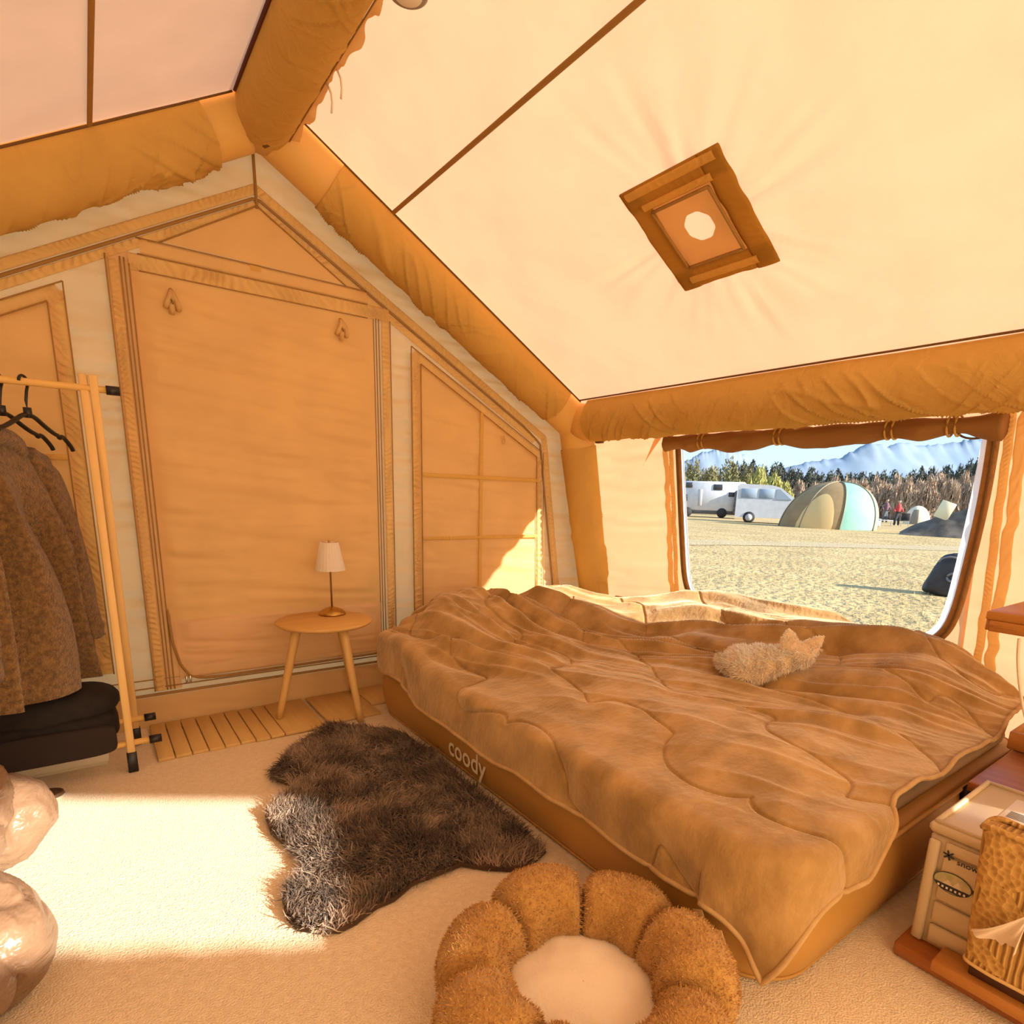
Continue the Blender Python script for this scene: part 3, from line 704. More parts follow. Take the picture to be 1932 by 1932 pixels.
# ---- blanket
def blanket_h(a, b):
    h = .312+.055*sst(1.0, 1.35, a)*sst(.5, .8, b)
    h = h+.10*sst(1.85, 2.35, b)*sst(2.6, 2.3, b)*sst(.95, 1.3, a)*(1-.75*sst(1.9, 2.3, a))+.06*sst(1.5, 2.2, b)*sst(2.0, 1.2, a)
    h = h+.135*sst(1.95, 2.45, a)*sst(.3, 1.0, b)*(1-.55*sst(1.85, 2.3, b))
    w = a*.91+b*.41; l = -a*.41+b*.91
    wp_ = w+.10*vn(a*1.6, b*1.6, 0, 201)
    A = .012+.036*sst(1.35, 2.1, a)*sst(.35, .9, b)+.026*sst(1.4, 2.1, b)*sst(.9, 1.2, a)
    n1 = 1-np.abs(vn(wp_*7.5, l*.9, 0, 203))*2; n2 = 1-np.abs(vn(wp_*15+3, l*1.6, 0, 205))*2
    n3 = 1-np.abs(vn(wp_*29+7, l*2.6, 0, 206))*2
    h = h+A*(.66*n1+.36*n2)+.0035*n3*sst(1.2, 1.8, a+.5*np.maximum(0, b-1.4))
    # finer gathers fanning from the far left corner
    r = np.hypot(a-1.0, b-2.5); t = np.arctan2(b-2.5, a-1.0)
    h = h+.010*sst(1.3, .5, r)*(1-2*np.abs(vn(t*7, r*1.5, 0, 207)))
    # foot end: soft vertical tucks
    h = h+.012*sst(.95, .5, b)*sst(1.25, 1.5, a)*(1-2*np.abs(vn(a*8+b*2, b*1.5, 0, 209)))
    h = h+.006*fbm(a*6, b*6, 0, 2, 211)-.11*sst(2.2, 2.5, a)*sst(1.95, 2.35, b)
    lo_ = .318+0*h; k_ = .02
    return np.where(h > lo_+k_, h, lo_+k_*np.exp(np.minimum((h-lo_-k_)/k_, 0)))
NU, NV = 500, 540
u = np.linspace(0, 1, NU)[:, None]; v = np.linspace(0, 1, NV)[None, :]
a = .824-.012*vn(v*9, 0, 0, 220)+(2.53-.824)*u+0*v
DF = .130-.122*sst(1.24, 1.46, a)+.010*vn(a*7, 0, 0, 222)
b = (.5-DF)+((2.39+.04*vn(a*3, 0, 0, 224))-(.5-DF))*v
A0, B0, CR = 1.0, .5, .14
inL, inF = A0-a, B0-b
corner = (a < A0+CR) & (b < B0+CR)
rho = np.hypot(A0+CR-a, B0+CR-b)+1e-9
s_ = np.where(corner, rho-CR, np.maximum(inL, inF))
nx_ = np.where(corner, (a-(A0+CR))/rho, np.where(inL > inF, -1.0, 0.0)); ny_ = np.where(corner, (b-(B0+CR))/rho, np.where(inL > inF, 0.0, -1.0))
sp_ = np.maximum(s_, 0); qa, qb = a-nx_*sp_, b-ny_*sp_
top = blanket_h(np.where(s_ > 0, qa, a), np.where(s_ > 0, qb, b))
# soften the shoulder
rr_ = .032; s1 = rr_*math.pi/2
hor = np.where(sp_ < s1, rr_*np.sin(np.minimum(sp_, s1)/rr_), rr_); drop = np.where(sp_ < s1, rr_*(1-np.cos(np.minimum(sp_, s1)/rr_)), rr_+(sp_-s1))
th = np.arctan2(ny_, nx_)
along = np.where(corner, th*.25, np.where(inL > inF, b, -a))
hang = sst(.02, .25, sp_)
hor = hor+hang*(.015+.006*vn(along*12, sp_*3, 0, 230))+.006*sst(.0, .03, sp_)
hor = hor+np.where(corner, hang*(.020*np.cos((th+math.pi*.70)*6)*sst(.0, .3, sp_)+.008), 0)
z = np.maximum(top-drop, .014)
Pq = np.stack([qa+nx_*hor, qb+ny_*hor, z], -1)
# quilting: meandering stitched lines pressed into the pile
curves = []
for k in range(9):
    t = np.linspace(0, 1, 900); off = -.95+k*.33
    l_ = .2+2.6*t; w_ = 1.0+off+.55*t+.055*np.sin(t*26+k*1.7)+.03*np.sin(t*61+k)
    curves.append(np.stack([w_+.018*np.sin(t*52+k), l_+.045*np.sin(t*52+k*2.1)], 1))
curves = np.vstack(curves); dmin = np.full(a.shape, 9.0)
ga = np.stack([a, b], -1)
kd = kdtree.KDTree(len(curves))
for i, q in enumerate(curves): kd.insert((q[0], q[1], 0), i)
kd.balance()
dmin = np.array([kd.find((x_, y_, 0))[2] for x_, y_ in ga.reshape(-1, 2).tolist()]).reshape(a.shape)
gro = np.exp(-(dmin/.008)**2)*.0075-np.exp(-(dmin/.05)**2)*0+.010*sst(0, .07, dmin)
du = np.gradient(Pq, axis=0); dv = np.gradient(Pq, axis=1); nr = np.cross(du, dv); nr /= np.linalg.norm(nr, axis=-1)[..., None]+1e-9
nr *= np.sign((nr[..., 2:3]+np.where(s_[..., None] > .05, (nr[..., 0:1]*nx_[..., None]+nr[..., 1:2]*ny_[..., None])*3, 0))+1e-9)
Pq = Pq+nr*(.010*sst(0, .07, dmin)-.008*np.exp(-(dmin/.0045)**2))[..., None]
blanket = empty('blanket', (1.7, 1.45, .29), label='brown quilted fleece blanket spread rumpled over the bed', cat='blanket')
bk = MB().grid(Pq).build('blanket_cover', BLANKET, blanket)
so_ = bk.modifiers.new('thick', 'SOLIDIFY'); so_.thickness = .005; so_.offset = -1 if bk.data.polygons[NU*NV//2].normal.z > 0 else 1
hemP = np.vstack([Pq[0, ::-1][::3], Pq[::3, 0]])
MB().tube(hemP, .0065, 8).build('hem_piping', pbr('hem', (.56, .36, .16), (.50, .30, .12), .9, 30), blanket)
tgp = Pq[int(NU*.02), int(NV*.03)]
for px_, py_, w_, h_ in ((1362, 1775, .03, .05), (1322, 1722, .028, .02)):
    p = at_x(px_, py_, .955)
    MB().box((.948, p[1], p[2]), (.002, w_, h_), .0008, Matrix.Rotation(-.5, 3, 'X')).build('care_label', pbr('care_label_%d' % px_, (.72, .48, .22), None, .6), blanket)

# ---- pillows at the head end
def pillow(name, c, size, rz, mat, label, seed):
    n1, n2 = 40, 24; P = np.zeros((n1, n2, 3))
    for i, t in enumerate(np.linspace(0, 2*math.pi, n1, endpoint=False)):
        for j, f in enumerate(np.linspace(-math.pi/2, math.pi/2, n2)):
            ct, st = math.cos(t), math.sin(t); cf = max(1e-4, math.cos(f)); e = .55
            P[i, j] = (size[0]/2*math.copysign(abs(ct)**e, ct)*cf**.6, size[1]/2*math.copysign(abs(st)**e, st)*cf**.6, size[2]/2*math.copysign(abs(math.sin(f))**1.0, f))
    P[..., 2] *= 1-.25*np.abs(P[..., 0]/(size[0]/2))**3
    P += (.012*vn(P[..., 0]*9, P[..., 1]*9, P[..., 2]*9, seed))[..., None]*np.array([0, 0, 1])
    c_, s2 = math.cos(rz), math.sin(rz); Q = P.copy(); Q[..., 0] = c_*P[..., 0]-s2*P[..., 1]; Q[..., 1] = s2*P[..., 0]+c_*P[..., 1]
    o = MB().grid(Q+np.array(c), cu=True).build(name, mat, loc=(c[0], c[1], c[2]-size[2]/2), label=label, cat='pillow'); return o
pillow('pillow', (1.62, 2.60, .385), (.62, .32, .19), .03, pbr('rust_pillow_cloth', (.50, .22, .06), (.44, .18, .05), .85, 12, bump=.4, bscale=60), 'rust-brown pillow at the bed head beside the round side table', 3)
pillow('pillow', (2.14, 2.61, .375), (.37, .25, .20), -.04, pbr('beige_pillow_cloth', (.66, .42, .19), (.6, .37, .16), .85, 12, bump=.4, bscale=60), 'beige sunlit pillow at the bed head below the gable window', 7)

# ================================================================== DOG
def ellips(c, r, n=16, rot=None):
    P = np.array([[(math.cos(t)*math.cos(f), math.sin(t)*math.cos(f), math.sin(f)) for f in np.linspace(-math.pi/2+.02, math.pi/2-.02, n//2+2)] for t in np.linspace(0, 2*math.pi, n, endpoint=False)])*np.array(r)
    if rot is not None: P = P @ np.array(rot).T
    return P+np.array(c)
def sz(x, y): return float(blanket_h(np.array([x]), np.array([y]))[0])
dz_ = .40
for _ in range(12):
    dpos = at_z(1460, 1256, dz_); dz_ = .5*dz_+.5*(sz(dpos[0], dpos[1])+.026)
e1, e2 = np.array([.8, -.6, 0]), np.array([.6, .8, 0])
EM = np.stack([e1, e2, np.array([0, 0, 1.0])], 1)
dg_ = MB()
for c, r in (((-.105, .01, .035), (.070, .070, .060)), ((-.045, .01, .038), (.085, .066, .056)), ((.01, .008, .042), (.060, .054, .048)), ((.045, .004, .050), (.040, .040, .036)),
             ((.084, .002, .066), (.046, .046, .044)), ((.094, .046, .048), (.022, .036, .020)), ((-.10, -.045, .02), (.055, .03, .032)), ((.05, .07, .012), (.022, .05, .014)), ((.01, .065, .012), (.02, .05, .014)),
             ((-.165, .045, .025), (.022, .05, .018))):
    dg_.grid(ellips(c, r) @ EM.T+0, cu=True, caps=False)
for base, tip, w_ in (((.050, .002, .085), (.034, -.004, .182), .038), ((.106, .0, .080), (.166, -.006, .142), .036)):
    base, tip = np.array(base), np.array(tip); d_ = tip-base; sd_ = np.cross(d_/np.linalg.norm(d_), [0, 1, 0]); P = []
    for t in np.linspace(-.25, 1, 9):
        wv_ = w_*(1-max(0, t)**2.2)*(1 if t > 0 else 1)
        P.append([base+d_*t+sd_*wv_*math.cos(q)+np.array([0, 1, 0])*max(.004, .35*wv_)*math.sin(q) for q in np.linspace(0, 2*math.pi, 14, endpoint=False)])
    dg_.grid(np.array(P) @ EM.T, cv=True, caps=True)
DOGM = pbr('fawn_dog_skin', (.72, .50, .28), (.80, .62, .42), .9, 14)
droot = empty('dog', (dpos[0], dpos[1], dz_-.024), label='small fawn dog with upright ears curled up asleep on the blanket', cat='dog')
droot.rotation_euler = (Matrix.Rotation(math.radians(13), 3, Vector(e1)) @ Matrix.Rotation(math.radians(-6), 3, Vector(e2))).to_euler()   # lies along the slope of the fold
db = dg_.build('dog_body', DOGM, droot, local=True)
rm_ = db.modifiers.new('r', 'REMESH'); rm_.mode = 'VOXEL'; rm_.voxel_size = .0055
sm_ = db.modifiers.new('s', 'SMOOTH'); sm_.iterations = 5; sm_.factor = .5
apply_mods(db); db.data.polygons.foreach_set('use_smooth', [True]*len(db.data.polygons))
if not db.data.materials: db.data.materials.append(DOGM)
V, T = tris_of(db); Pn, Nn = scatter(V, T, 15000, RNG); k = Pn[:, 2] > -.012; Pn, Nn = Pn[k], Nn[k]
tone = np.clip(.55+5.5*(Pn[:, 2]-.05)+.25*vn(Pn[:, 0]*25, Pn[:, 1]*25, Pn[:, 2]*25, 9)+RNG.normal(0, .12, len(Pn)), 0, 1)
ears = Pn[:, 2] > .095
fur('dog_fur', Pn, Nn, np.where(ears, .008, .021), .0012, furmat('fawn_fur', (.84, .62, .36), (.99, .95, .88)), db, RNG, lean=tuple(-.7*e1), curl=.35, tone=tone, clump=40)
for ea in ((.0555, -.012, .102), (.128, -.014, .080)):
    c = np.array(ea) @ EM.T; P = ellips((0, 0, 0), (.011, .003, .022), 12, EM @ np.array(Matrix.Rotation(.25 if ea[0] < .1 else .85, 3, 'Y'))); MB().grid(P+c, cu=True).build('inner_ear', pbr('ear_skin%d' % (ea[0] > .1), (.85, .60, .42), None, .8), db, local=True)

# ================================================================== TABLE AND LAMP
tcx, tcy, tz = .778, 2.545, .432
table = empty('side_table', (tcx, tcy, 0), label='round pale wooden side table on three splayed legs', cat='table')
MB().lathe([(.001, 0), (.150, 0), (.188, .004), (.198, .011), (.200, .018), (.197, .021), (.001, .021)], (tcx, tcy, tz-.021), 64).build('table_top', OAK, table)
feet = [at_z(527, 1362)[:2], at_z(681, 1362)[:2], np.array([.952, 2.72])]
for fx_, fy_ in feet:
    d_ = np.array([fx_-tcx, fy_-tcy]); t_ = np.array([tcx, tcy])+d_*.55
    MB().tube(lerp((t_[0], t_[1], tz-.02), (fx_, fy_, .0165 if fy_ > 2.38 else 0), 8), np.linspace(.020, .0135, 8), 16).build('leg', wood('leg_oak_%d' % int(fx_*100), (.74, .46, .17), (.66, .39, .12), 2), table)
lp3 = at_z(627, 1159, tz); lx, ly = lp3[0], lp3[1]
lamp = empty('table_lamp', (lx, ly, tz), label='small brass table lamp with pleated white shade on the side table', cat='lamp')
MB().lathe([(.001, 0), (.056, 0), (.060, .004), (.058, .010), (.046, .021), (.028, .030), (.010, .035), (.005, .038), (.001, .038)], (lx, ly, tz), 40).build('lamp_base', BRASS, lamp)
MB().tube(lerp((lx, ly, tz+.034), (lx, ly, tz+.325), 6), .0038, 10).build('lamp_stem', pbr('bronze', (.22, .10, .04), None, .35, metal=1), lamp)
n_ = 96; a_ = np.arange(n_)*2*math.pi/n_; zz_ = np.linspace(0, 1, 10)
P = np.array([[(lx+(.064*(1-q)+.040*q)*(1+.014*math.cos(24*t))*math.cos(t), ly+(.064*(1-q)+.040*q)*(1+.014*math.cos(24*t))*math.sin(t), tz+.203+.125*q) for t in a_] for q in zz_])
sh_ = MB().grid(P, cv=True).build('lamp_shade', SHADE, lamp)
MB().lathe([(.001, 0), (.006, .001), (.007, .006), (.004, .011), (.001, .012)], (lx, ly, tz+.324), 12).build('finial', BRASS, lamp)
for t in range(3):
    MB().tube(lerp((lx, ly, tz+.322), (lx+.040*math.cos(t*2.1), ly+.040*math.sin(t*2.1), tz+.327), 3), .0015, 5).build('shade_spoke', BRASS, lamp)

# ================================================================== FLOOR THINGS
def slat_mat(name, xs_, y0, y1, label, y0s=None):
    o = empty(name, ((xs_[0]+xs_[-1])/2, (y0+y1)/2, 0), label=label, cat='mat', group='wooden slat mats along the gable wall')
    for i in range(len(xs_)-1):
        ya = y0s[i] if y0s else y0
        MB().box(((xs_[i]+xs_[i+1])/2, (ya+y1)/2+.002*((i*7) % 3-1), .009), (xs_[i+1]-xs_[i]-.004, y1-ya, .014), .002).build('slat', MATWOOD, o)
    for yk in ((y0+.06, y1-.06) if not y0s else (max(y0s)+.05, y1-.06)): MB().box(((xs_[0]+xs_[-1])/2, yk, .0025), (xs_[-1]-xs_[0]-.02, .03, .003), .0005).build('backing_tape', SEAM, o)
    return o
slat_mat('wooden_mat', [.105+.0553*i for i in range(9)]+[.715], 2.375, 2.752, 'wooden slat mat of narrow boards by the foot of the clothes rack')
slat_mat('wooden_mat', [.732, .966, 1.12], 2.40, 2.757, 'wooden mat of two wide boards under the side table', [2.40, 2.522])

out_ = [at_z(x, y, .02)[:2] for x, y in ((512, 1455), (535, 1425), (565, 1405), (600, 1378), (628, 1364), (665, 1372), (700, 1370), (735, 1372), (770, 1385), (830, 1420), (900, 1490), (960, 1540), (1000, 1575), (1030, 1600), (1000, 1628), (960, 1635), (915, 1632), (870, 1625), (820, 1645), (780, 1660), (745, 1690), (710, 1705), (670, 1735), (640, 1750), (600, 1752), (560, 1745), (540, 1725), (532, 1690), (555, 1660), (572, 1640), (572, 1615), (545, 1595), (510, 1565), (500, 1535), (515, 1510), (545, 1495), (548, 1475), (525, 1468))]
rug = empty('shaggy_rug', (.65, 1.75, 0), label='dark brown shaggy sheepskin-shaped rug on the carpet beside the bed', cat='rug')
out_ = [np.array([min(q[0], .955), q[1]]) for q in out_]; o2 = np.array(out_); n_ = len(o2); Vr = [(x, y, .004) for x, y in o2]+[(x, y, .016) for x, y in o2]
Fr = [tuple(range(n_, 2*n_)), tuple(range(n_))[::-1]]+[(i, (i+1) % n_, n_+(i+1) % n_, n_+i) for i in range(n_)]
rb = fixn(make('rug_backing', Vr, Fr, pbr('rug_hide', (.06, .03, .016), (.10, .055, .03), .95, 20), rug, smooth=False))
lo, hi = o2.min(0), o2.max(0); Q = RNG.uniform(lo, hi, (110000, 2)); Q = Q[inside(Q[:, 0], Q[:, 1], out_)][:46000]
Pn = np.c_[Q-np.array([.65, 1.75]), np.full(len(Q), .016)]; Nn = np.tile([0, 0, 1.0], (len(Q), 1))
tone = np.clip(.30+.42*vn(Q[:, 0]*11, Q[:, 1]*11, 0, 77)+.25*vn(Q[:, 0]*31, Q[:, 1]*31, 0, 78)+RNG.normal(0, .16, len(Q)), 0, 1)
lx_ = np.stack([vn(Q[:, 0]*7, Q[:, 1]*7, 0, 81), vn(Q[:, 0]*7, Q[:, 1]*7, 0, 82), 0*Q[:, 0]], 1)*1.6
Nn = Nn+lx_; Nn /= np.linalg.norm(Nn, axis=1)[:, None]
fur('rug_pile', Pn, Nn, .040, .0017, furmat('brown_pile', (.035, .017, .010), (.60, .43, .31)), rb, RNG, curl=.45, tone=tone, clump=18, droop=.3)

# ---- flower-shaped pet bed
pcx, pcy = .662, .682
pet = empty('pet_bed', (pcx, pcy, 0), label='tan plush flower-shaped pet bed with a cream cushion', cat='pet bed')
PF = furmat('tan_plush_pile', (.42, .20, .04), (.76, .45, .15))
MB().lathe([(.001, .002), (.20, .002), (.235, .012), (.24, .03), (.20, .045), (.001, .05)], (pcx, pcy, 0), 48).build('base_pad', TANPLUSH, pet)
n1, n2 = 60, 18
cu_ = np.array([[(pcx+r*math.cos(t), pcy+r*math.sin(t), .05+.045*(1-(r/.185)**2)**.7 if r < .185 else .05) for t in np.linspace(0, 2*math.pi, n1, endpoint=False)] for r in np.linspace(.001, .1849, n2)])
cu_[..., 2] += .006*fbm(cu_[..., 0]*14, cu_[..., 1]*14, 0, 2, 5)
MB().grid(cu_, cv=True).build('cushion', CREAMPLUSH, pet)
NP = 7; RC = .200
for k in range(NP):
    t0 = 2*math.pi*(k+.08)/NP+.35; half = math.pi/NP*1.01; P = []
    sc_ = 1+.05*math.sin(k*2.3)
    for f in np.linspace(-1, 1, 25):
        tt = t0+f*half; e = (1-abs(f)**5.0)**.5 if abs(f) < 1 else 0
        ra, rz = .078*.97*sc_*(.60+.40*e if abs(f) < .999 else .45), .082*sc_*(.50+.50*e if abs(f) < .999 else .30)
        if abs(f) > .999: ra *= .5; rz *= .5
        rc = RC+.016*(1-f*f)
        P.append([(pcx+(rc+ra*math.cos(q))*math.cos(tt), pcy+(rc+ra*math.cos(q))*math.sin(tt), .014+rz+rz*math.sin(q)) for q in np.linspace(0, 2*math.pi, 24, endpoint=False)])
    P = np.array(P)
    P[..., 2] = np.maximum(P[..., 2]+.006*vn(P[..., 0]*14, P[..., 1]*14, P[..., 2]*14, k), .008)
    pt = MB().grid(P, cv=True, caps=True).build('petal', TANPLUSH, pet)
    V, T = tris_of(pt); Pn, Nn = scatter(V, T, 6500, RNG); kk = Pn[:, 2] > .03; Pn, Nn = Pn[kk], Nn[kk]
    fur('petal_plush', Pn, Nn, .0085, .0011, PF, pt, RNG, curl=.55, clump=60)

# ---- puffy nylon quilt heaped on the left
pq = empty('puffy_quilt', (-.42, 1.62, 0), label='shiny pinkish-tan puffy nylon quilt heaped on the carpet', cat='quilt')
mb_ = MB()
for c, r in (((-.33, 1.95, .11), (.17, .17, .12)), ((-.44, 1.80, .20), (.20, .26, .19)), ((-.48, 1.60, .20), (.215, .28, .20)), ((-.37, 1.38, .13), (.215, .19, .15)), ((-.50, 1.25, .12), (.26, .2, .14)), ((-.62, 1.65, .24), (.26, .4, .26)), ((-.40, 2.06, .16), (.10, .10, .10)), ((-.44, 2.10, .19), (.08, .08, .09))):
    mb_.grid(ellips(c, r, 24), cu=True)
pb = mb_.build('quilt_shell', NYLON, pq)
rm_ = pb.modifiers.new('r', 'REMESH'); rm_.mode = 'VOXEL'; rm_.voxel_size = .008
sm_ = pb.modifiers.new('s', 'SMOOTH'); sm_.iterations = 4
apply_mods(pb)
if not pb.data.materials: pb.data.materials.append(NYLON)
me = pb.data; V = np.array([v.co for v in me.vertices]); N_ = np.array([v.normal for v in me.vertices])
f1 = 1-2*np.abs(vn(V[:, 0]*7+V[:, 2]*4, V[:, 1]*5-V[:, 2]*6, V[:, 2]*5, 301)); f2 = 1-2*np.abs(vn(V[:, 0]*15, V[:, 1]*12+V[:, 2]*9, V[:, 2]*14, 303))
f3 = np.maximum(0, 1-5*np.abs(vn(V[:, 0]*9+V[:, 1]*5, V[:, 1]*8-V[:, 2]*7, V[:, 2]*9, 305))); f4 = np.maximum(0, 1-5*np.abs(vn(V[:, 0]*20, V[:, 1]*17+V[:, 2]*11, V[:, 2]*19, 307)))
pf = np.sqrt(np.abs(vn(V[:, 0]*5+V[:, 2]*2, V[:, 1]*4.5, V[:, 2]*5+V[:, 1], 311)))
V2 = V+N_*(.048*pf-.02+.008*f1+.007*f2+.003*f3)[:, None]; V2[:, 2] = np.maximum(V2[:, 2], .004)
me.vertices.foreach_set('co', V2.ravel()); me.polygons.foreach_set('use_smooth', [True]*len(me.polygons)); me.update()
dd = at_z(86, 1507)
dish = empty('oval_dish', (dd[0]-.01, dd[1], 0), label='small dark oval dish with a pale rim beside the puffy quilt', cat='dish')
for nm, r_, z_, mt in (('dish_body', .048, .018, pbr('dark_brown_glaze', (.10, .05, .025), None, .3)), ('dish_rim', .052, .007, pbr('pale_glaze', (.45, .40, .30), None, .3))):
    P = MB().lathe([(.001, .001), (r_*.8, .001), (r_, z_*.5), (r_*.96, z_), (r_*.85, z_*.9), (.001, z_*.6)], (0, 0, 0), 32); P.V = [(x*1.25+dd[0]-.01, y*.8+dd[1], z) for x, y, z in P.V]; P.build(nm, mt, dish)

# ================================================================== CLOTHES RACK
rk = empty('clothes_rack', (-.35, 2.46, 0), label='pale wooden folding clothes rack with black end caps by the gable wall', cat='clothes rack')
def bar(nm, p, q, w, d, mat, b=.003, parent=rk):
    p, q = np.array(p, float), np.array(q, float); L = np.linalg.norm(q-p); zd = (q-p)/L; xd = np.array([1.0, 0, 0]); xd -= zd*(xd@zd); xd /= np.linalg.norm(xd); yd = np.cross(zd, xd)
    return MB().box((p+q)/2, (w, d, L), b, np.stack([xd, yd, zd], 1)).build(nm, mat, parent)
for xo in (0.0, -.74):
    bar('post', (.030+xo, 2.352, .05), (.030+xo, 2.462, 1.325), .024, .020, PINE)
    bar('post', (.056+xo, 2.600, .05), (.056+xo, 2.448, 1.325), .024, .020, PINE)
    bar('foot_cap', (.030+xo, 2.347, 0), (.030+xo, 2.354, .072), .030, .028, BLACKPL)
    bar('foot_cap', (.056+xo, 2.606, 0), (.056+xo, 2.598, .072), .030, .028, BLACKPL)
for y_, z_, nm in ((2.455, 1.283, 'rail'), (2.366, .100, 'shelf_rail'), (2.582, .110, 'shelf_rail')):
    MB().tube(lerp((-.79, y_, z_), (.095, y_, z_), 4), .011, 12).build(nm, wood('rail_%s_%d' % (nm, int(y_*100)), (.84, .52, .17), (.76, .45, .13), 0), rk)
    for x_, s_2 in ((.092, 1), (-.787, -1)):
        MB().tube(lerp((x_-.005*s_2, y_, z_), (x_+.032*s_2, y_, z_), 3), .0145, 14).build('end_cap', BLACKPL, rk)
def hanger(hx, tw, label):
    o = empty('coat_hanger', (hx, 2.455, 1.283), label=label, cat='hanger', group='black hangers on the rack rail')
    d = np.array([math.cos(tw), math.sin(tw), 0]); c = np.array([hx, 2.455, 1.283])
    hk = [c+np.array([0, 0, .018])+(.020*math.cos(q)*d+np.array([0, 0, .020*math.sin(q)])) for q in np.linspace(-.3, math.pi, 12)]
    hk = [c+np.array([0, 0, -.002])+d*.0195*math.cos(q)+np.array([0, 0, .0195*math.sin(q)]) for q in np.linspace(-.2, math.pi*.95, 12)]
    hk = hk[::-1][:]; hk = hk+[hk[-1]+np.array([0, 0, -.02])-d*.010, c+np.array([0, 0, -.055]), c+np.array([0, 0, -.085])]
    MB().tube(np.array(hk), .0042, 8).build('hook', BLACKPL, o)
    MB().tube(lerp(c+np.array([0, 0, -.075]), c+np.array([0, 0, -.105]), 3), .011, 10).build('neck', BLACKPL, o)
    for s_2 in (-1, 1):
        arm = [c+d*s_2*t_+np.array([0, 0, zz]) for t_, zz in ((0, -.095), (.03, -.100), (.07, -.122), (.115, -.142), (.135, -.146), (.142, -.155), (.15, -.147), (.165, -.150), (.20, -.178), (.207, -.19))]
        MB().tube(smooth_path(np.array(arm)), .0068, 8).build('arm', BLACKPL, o)
    return o
hanger(-.118, math.radians(62), 'empty black plastic hanger on the rack rail beside the wooden posts')
hanger(-.178, math.radians(60), 'empty black plastic hanger between the brown coat and another hanger')
hanger(-.262, math.radians(62), 'black plastic hanger carrying the brown fleece coat')
# ---- teddy coat
cd = np.array([.46, .89, 0]); cn = np.array([.89, -.46, 0]); cc_ = np.array([-.235, 2.405, 0])
coat = empty('fleece_coat', (cc_[0], cc_[1], .33), label='brown boucle fleece coat hanging on the clothes rack', cat='coat')
NZ, NPH = 90, 150; t = np.linspace(0, 1, NZ)[:, None]; ph = np.linspace(0, 2*math.pi, NPH, endpoint=False)[None]
zc_ = 1.125-(1.125-.325)*t
Lh = np.interp(t[:, 0], [0, .03, .09, .2, .5, 1], [.03, .10, .185, .215, .255, .31])[:, None]; Th = np.interp(t[:, 0], [0, .05, .2, 1], [.02, .05, .075, .105])[:, None]
cs, sn = np.cos(ph), np.sin(ph); al = Lh*np.sign(cs)*np.abs(cs)**.8; ac = Th*np.sign(sn)*np.abs(sn)**.7
fold = sst(.05, .5, t)*(.048*np.sin(ph*8+2.2*vn(ph*1.5, t*1.2, 0, 401)+t*1.0)+.018*vn(ph*4.5, t*1.5, 0, 403))
ac = ac+fold*np.sign(sn)*np.minimum(1, np.abs(sn)*3); al = al+.012*vn(ph*6, t*3, 0, 405)
zz = zc_-.035*sst(.85, 1, t)*vn(ph*2.2, 0, 0, 409)
Pc = cc_+al[..., None]*cd+ac[..., None]*cn; Pc[..., 2] = zz+0*ph
MB().grid(Pc, cv=True).build('coat_body', TEDDY, coat)
for s_2 in (1, -1):
    path = smooth_path(np.array([cc_+cd*s_2*k+cn*w_+np.array([0, 0, z_]) for k, w_, z_ in ((.15, .0, 1.06), (.205, .015, 1.00), (.225, .03, .88), (.24, .045, .72), (.255, .055, .52), (.258, .058, .44))]))
    rr2 = np.interp(np.linspace(0, 1, len(path)), [0, .15, .6, 1], [.05, .068, .066, .062]); P = sweep(path, rr2, 26); P += (.10*vn(np.arange(26)[None]*.9, np.arange(len(path))[:, None]*.35, s_2*3, 411))[..., None]*(P-path[:, None])
    MB().grid(P, cv=True, caps=True).build('sleeve', TEDDY, coat)
MB().tube(smooth_path(np.array([cc_+cd*k+cn*w_+np.array([0, 0, z_]) for k, w_, z_ in ((-.10, .035, 1.075), (-.07, .045, 1.105), (0, .047, 1.12), (.07, .045, 1.105), (.10, .035, 1.075))])), .028, 12).build('collar', TEDDY, coat)
# ---- folded black cloth on the shelf rails and white board below
def sblock(c, h, e1_, e2_, n=40, seed=1, amp=.012, fr2=10):
    P = np.zeros((n, n//2, 3))
    for i, t_ in enumerate(np.linspace(0, 2*math.pi, n, endpoint=False)):
        for j, f in enumerate(np.linspace(-math.pi/2+.01, math.pi/2-.01, n//2)):
            g = lambda q, e: math.copysign(abs(q)**e, q)
            P[i, j] = (h[0]*g(math.cos(t_), e1_)*g(math.cos(f), e2_), h[1]*g(math.sin(t_), e1_)*g(math.cos(f), e2_), h[2]*g(math.sin(f), e2_))
    P += (amp*vn(P[..., 0]*fr2, P[..., 1]*fr2, P[..., 2]*fr2, seed))[..., None]*P/np.linalg.norm(P, axis=-1)[..., None]
    return P+np.array(c)
bc = empty('folded_black_cloth', (-.21, 2.475, .11), label='folded black blanket resting on the lower rails of the rack', cat='blanket')
MB().grid(sblock((-.205, 2.468, .170), (.215, .128, .058), .5, .45, 48, 3, .010), cu=True).build('fold', BLACKCLOTH, bc)
MB().grid(sblock((-.205, 2.465, .250), (.215, .125, .062), .6, .7, 48, 5, .022), cu=True).build('fold', BLACKCLOTH, bc)
MB().grid(sblock((-.215, 2.337, .140), (.212, .014, .053), .35, .35, 48, 7, .003), cu=True).build('fold', pbr('dark_brown_cloth', (.022, .011, .008), None, .9), bc)
wb = empty('white_board', (-.28, 2.55, 0), label='flat white slab lying under the clothes rack', cat='board')
MB().box((-.28, 2.552, .028), (.49, .19, .036), .004).build('slab', WHITECLOTH, wb); MB().box((-.28, 2.552, .006), (.48, .185, .012), .002).build('slab_base', pbr('board_edge', (.62, .52, .38), None, .8), wb)

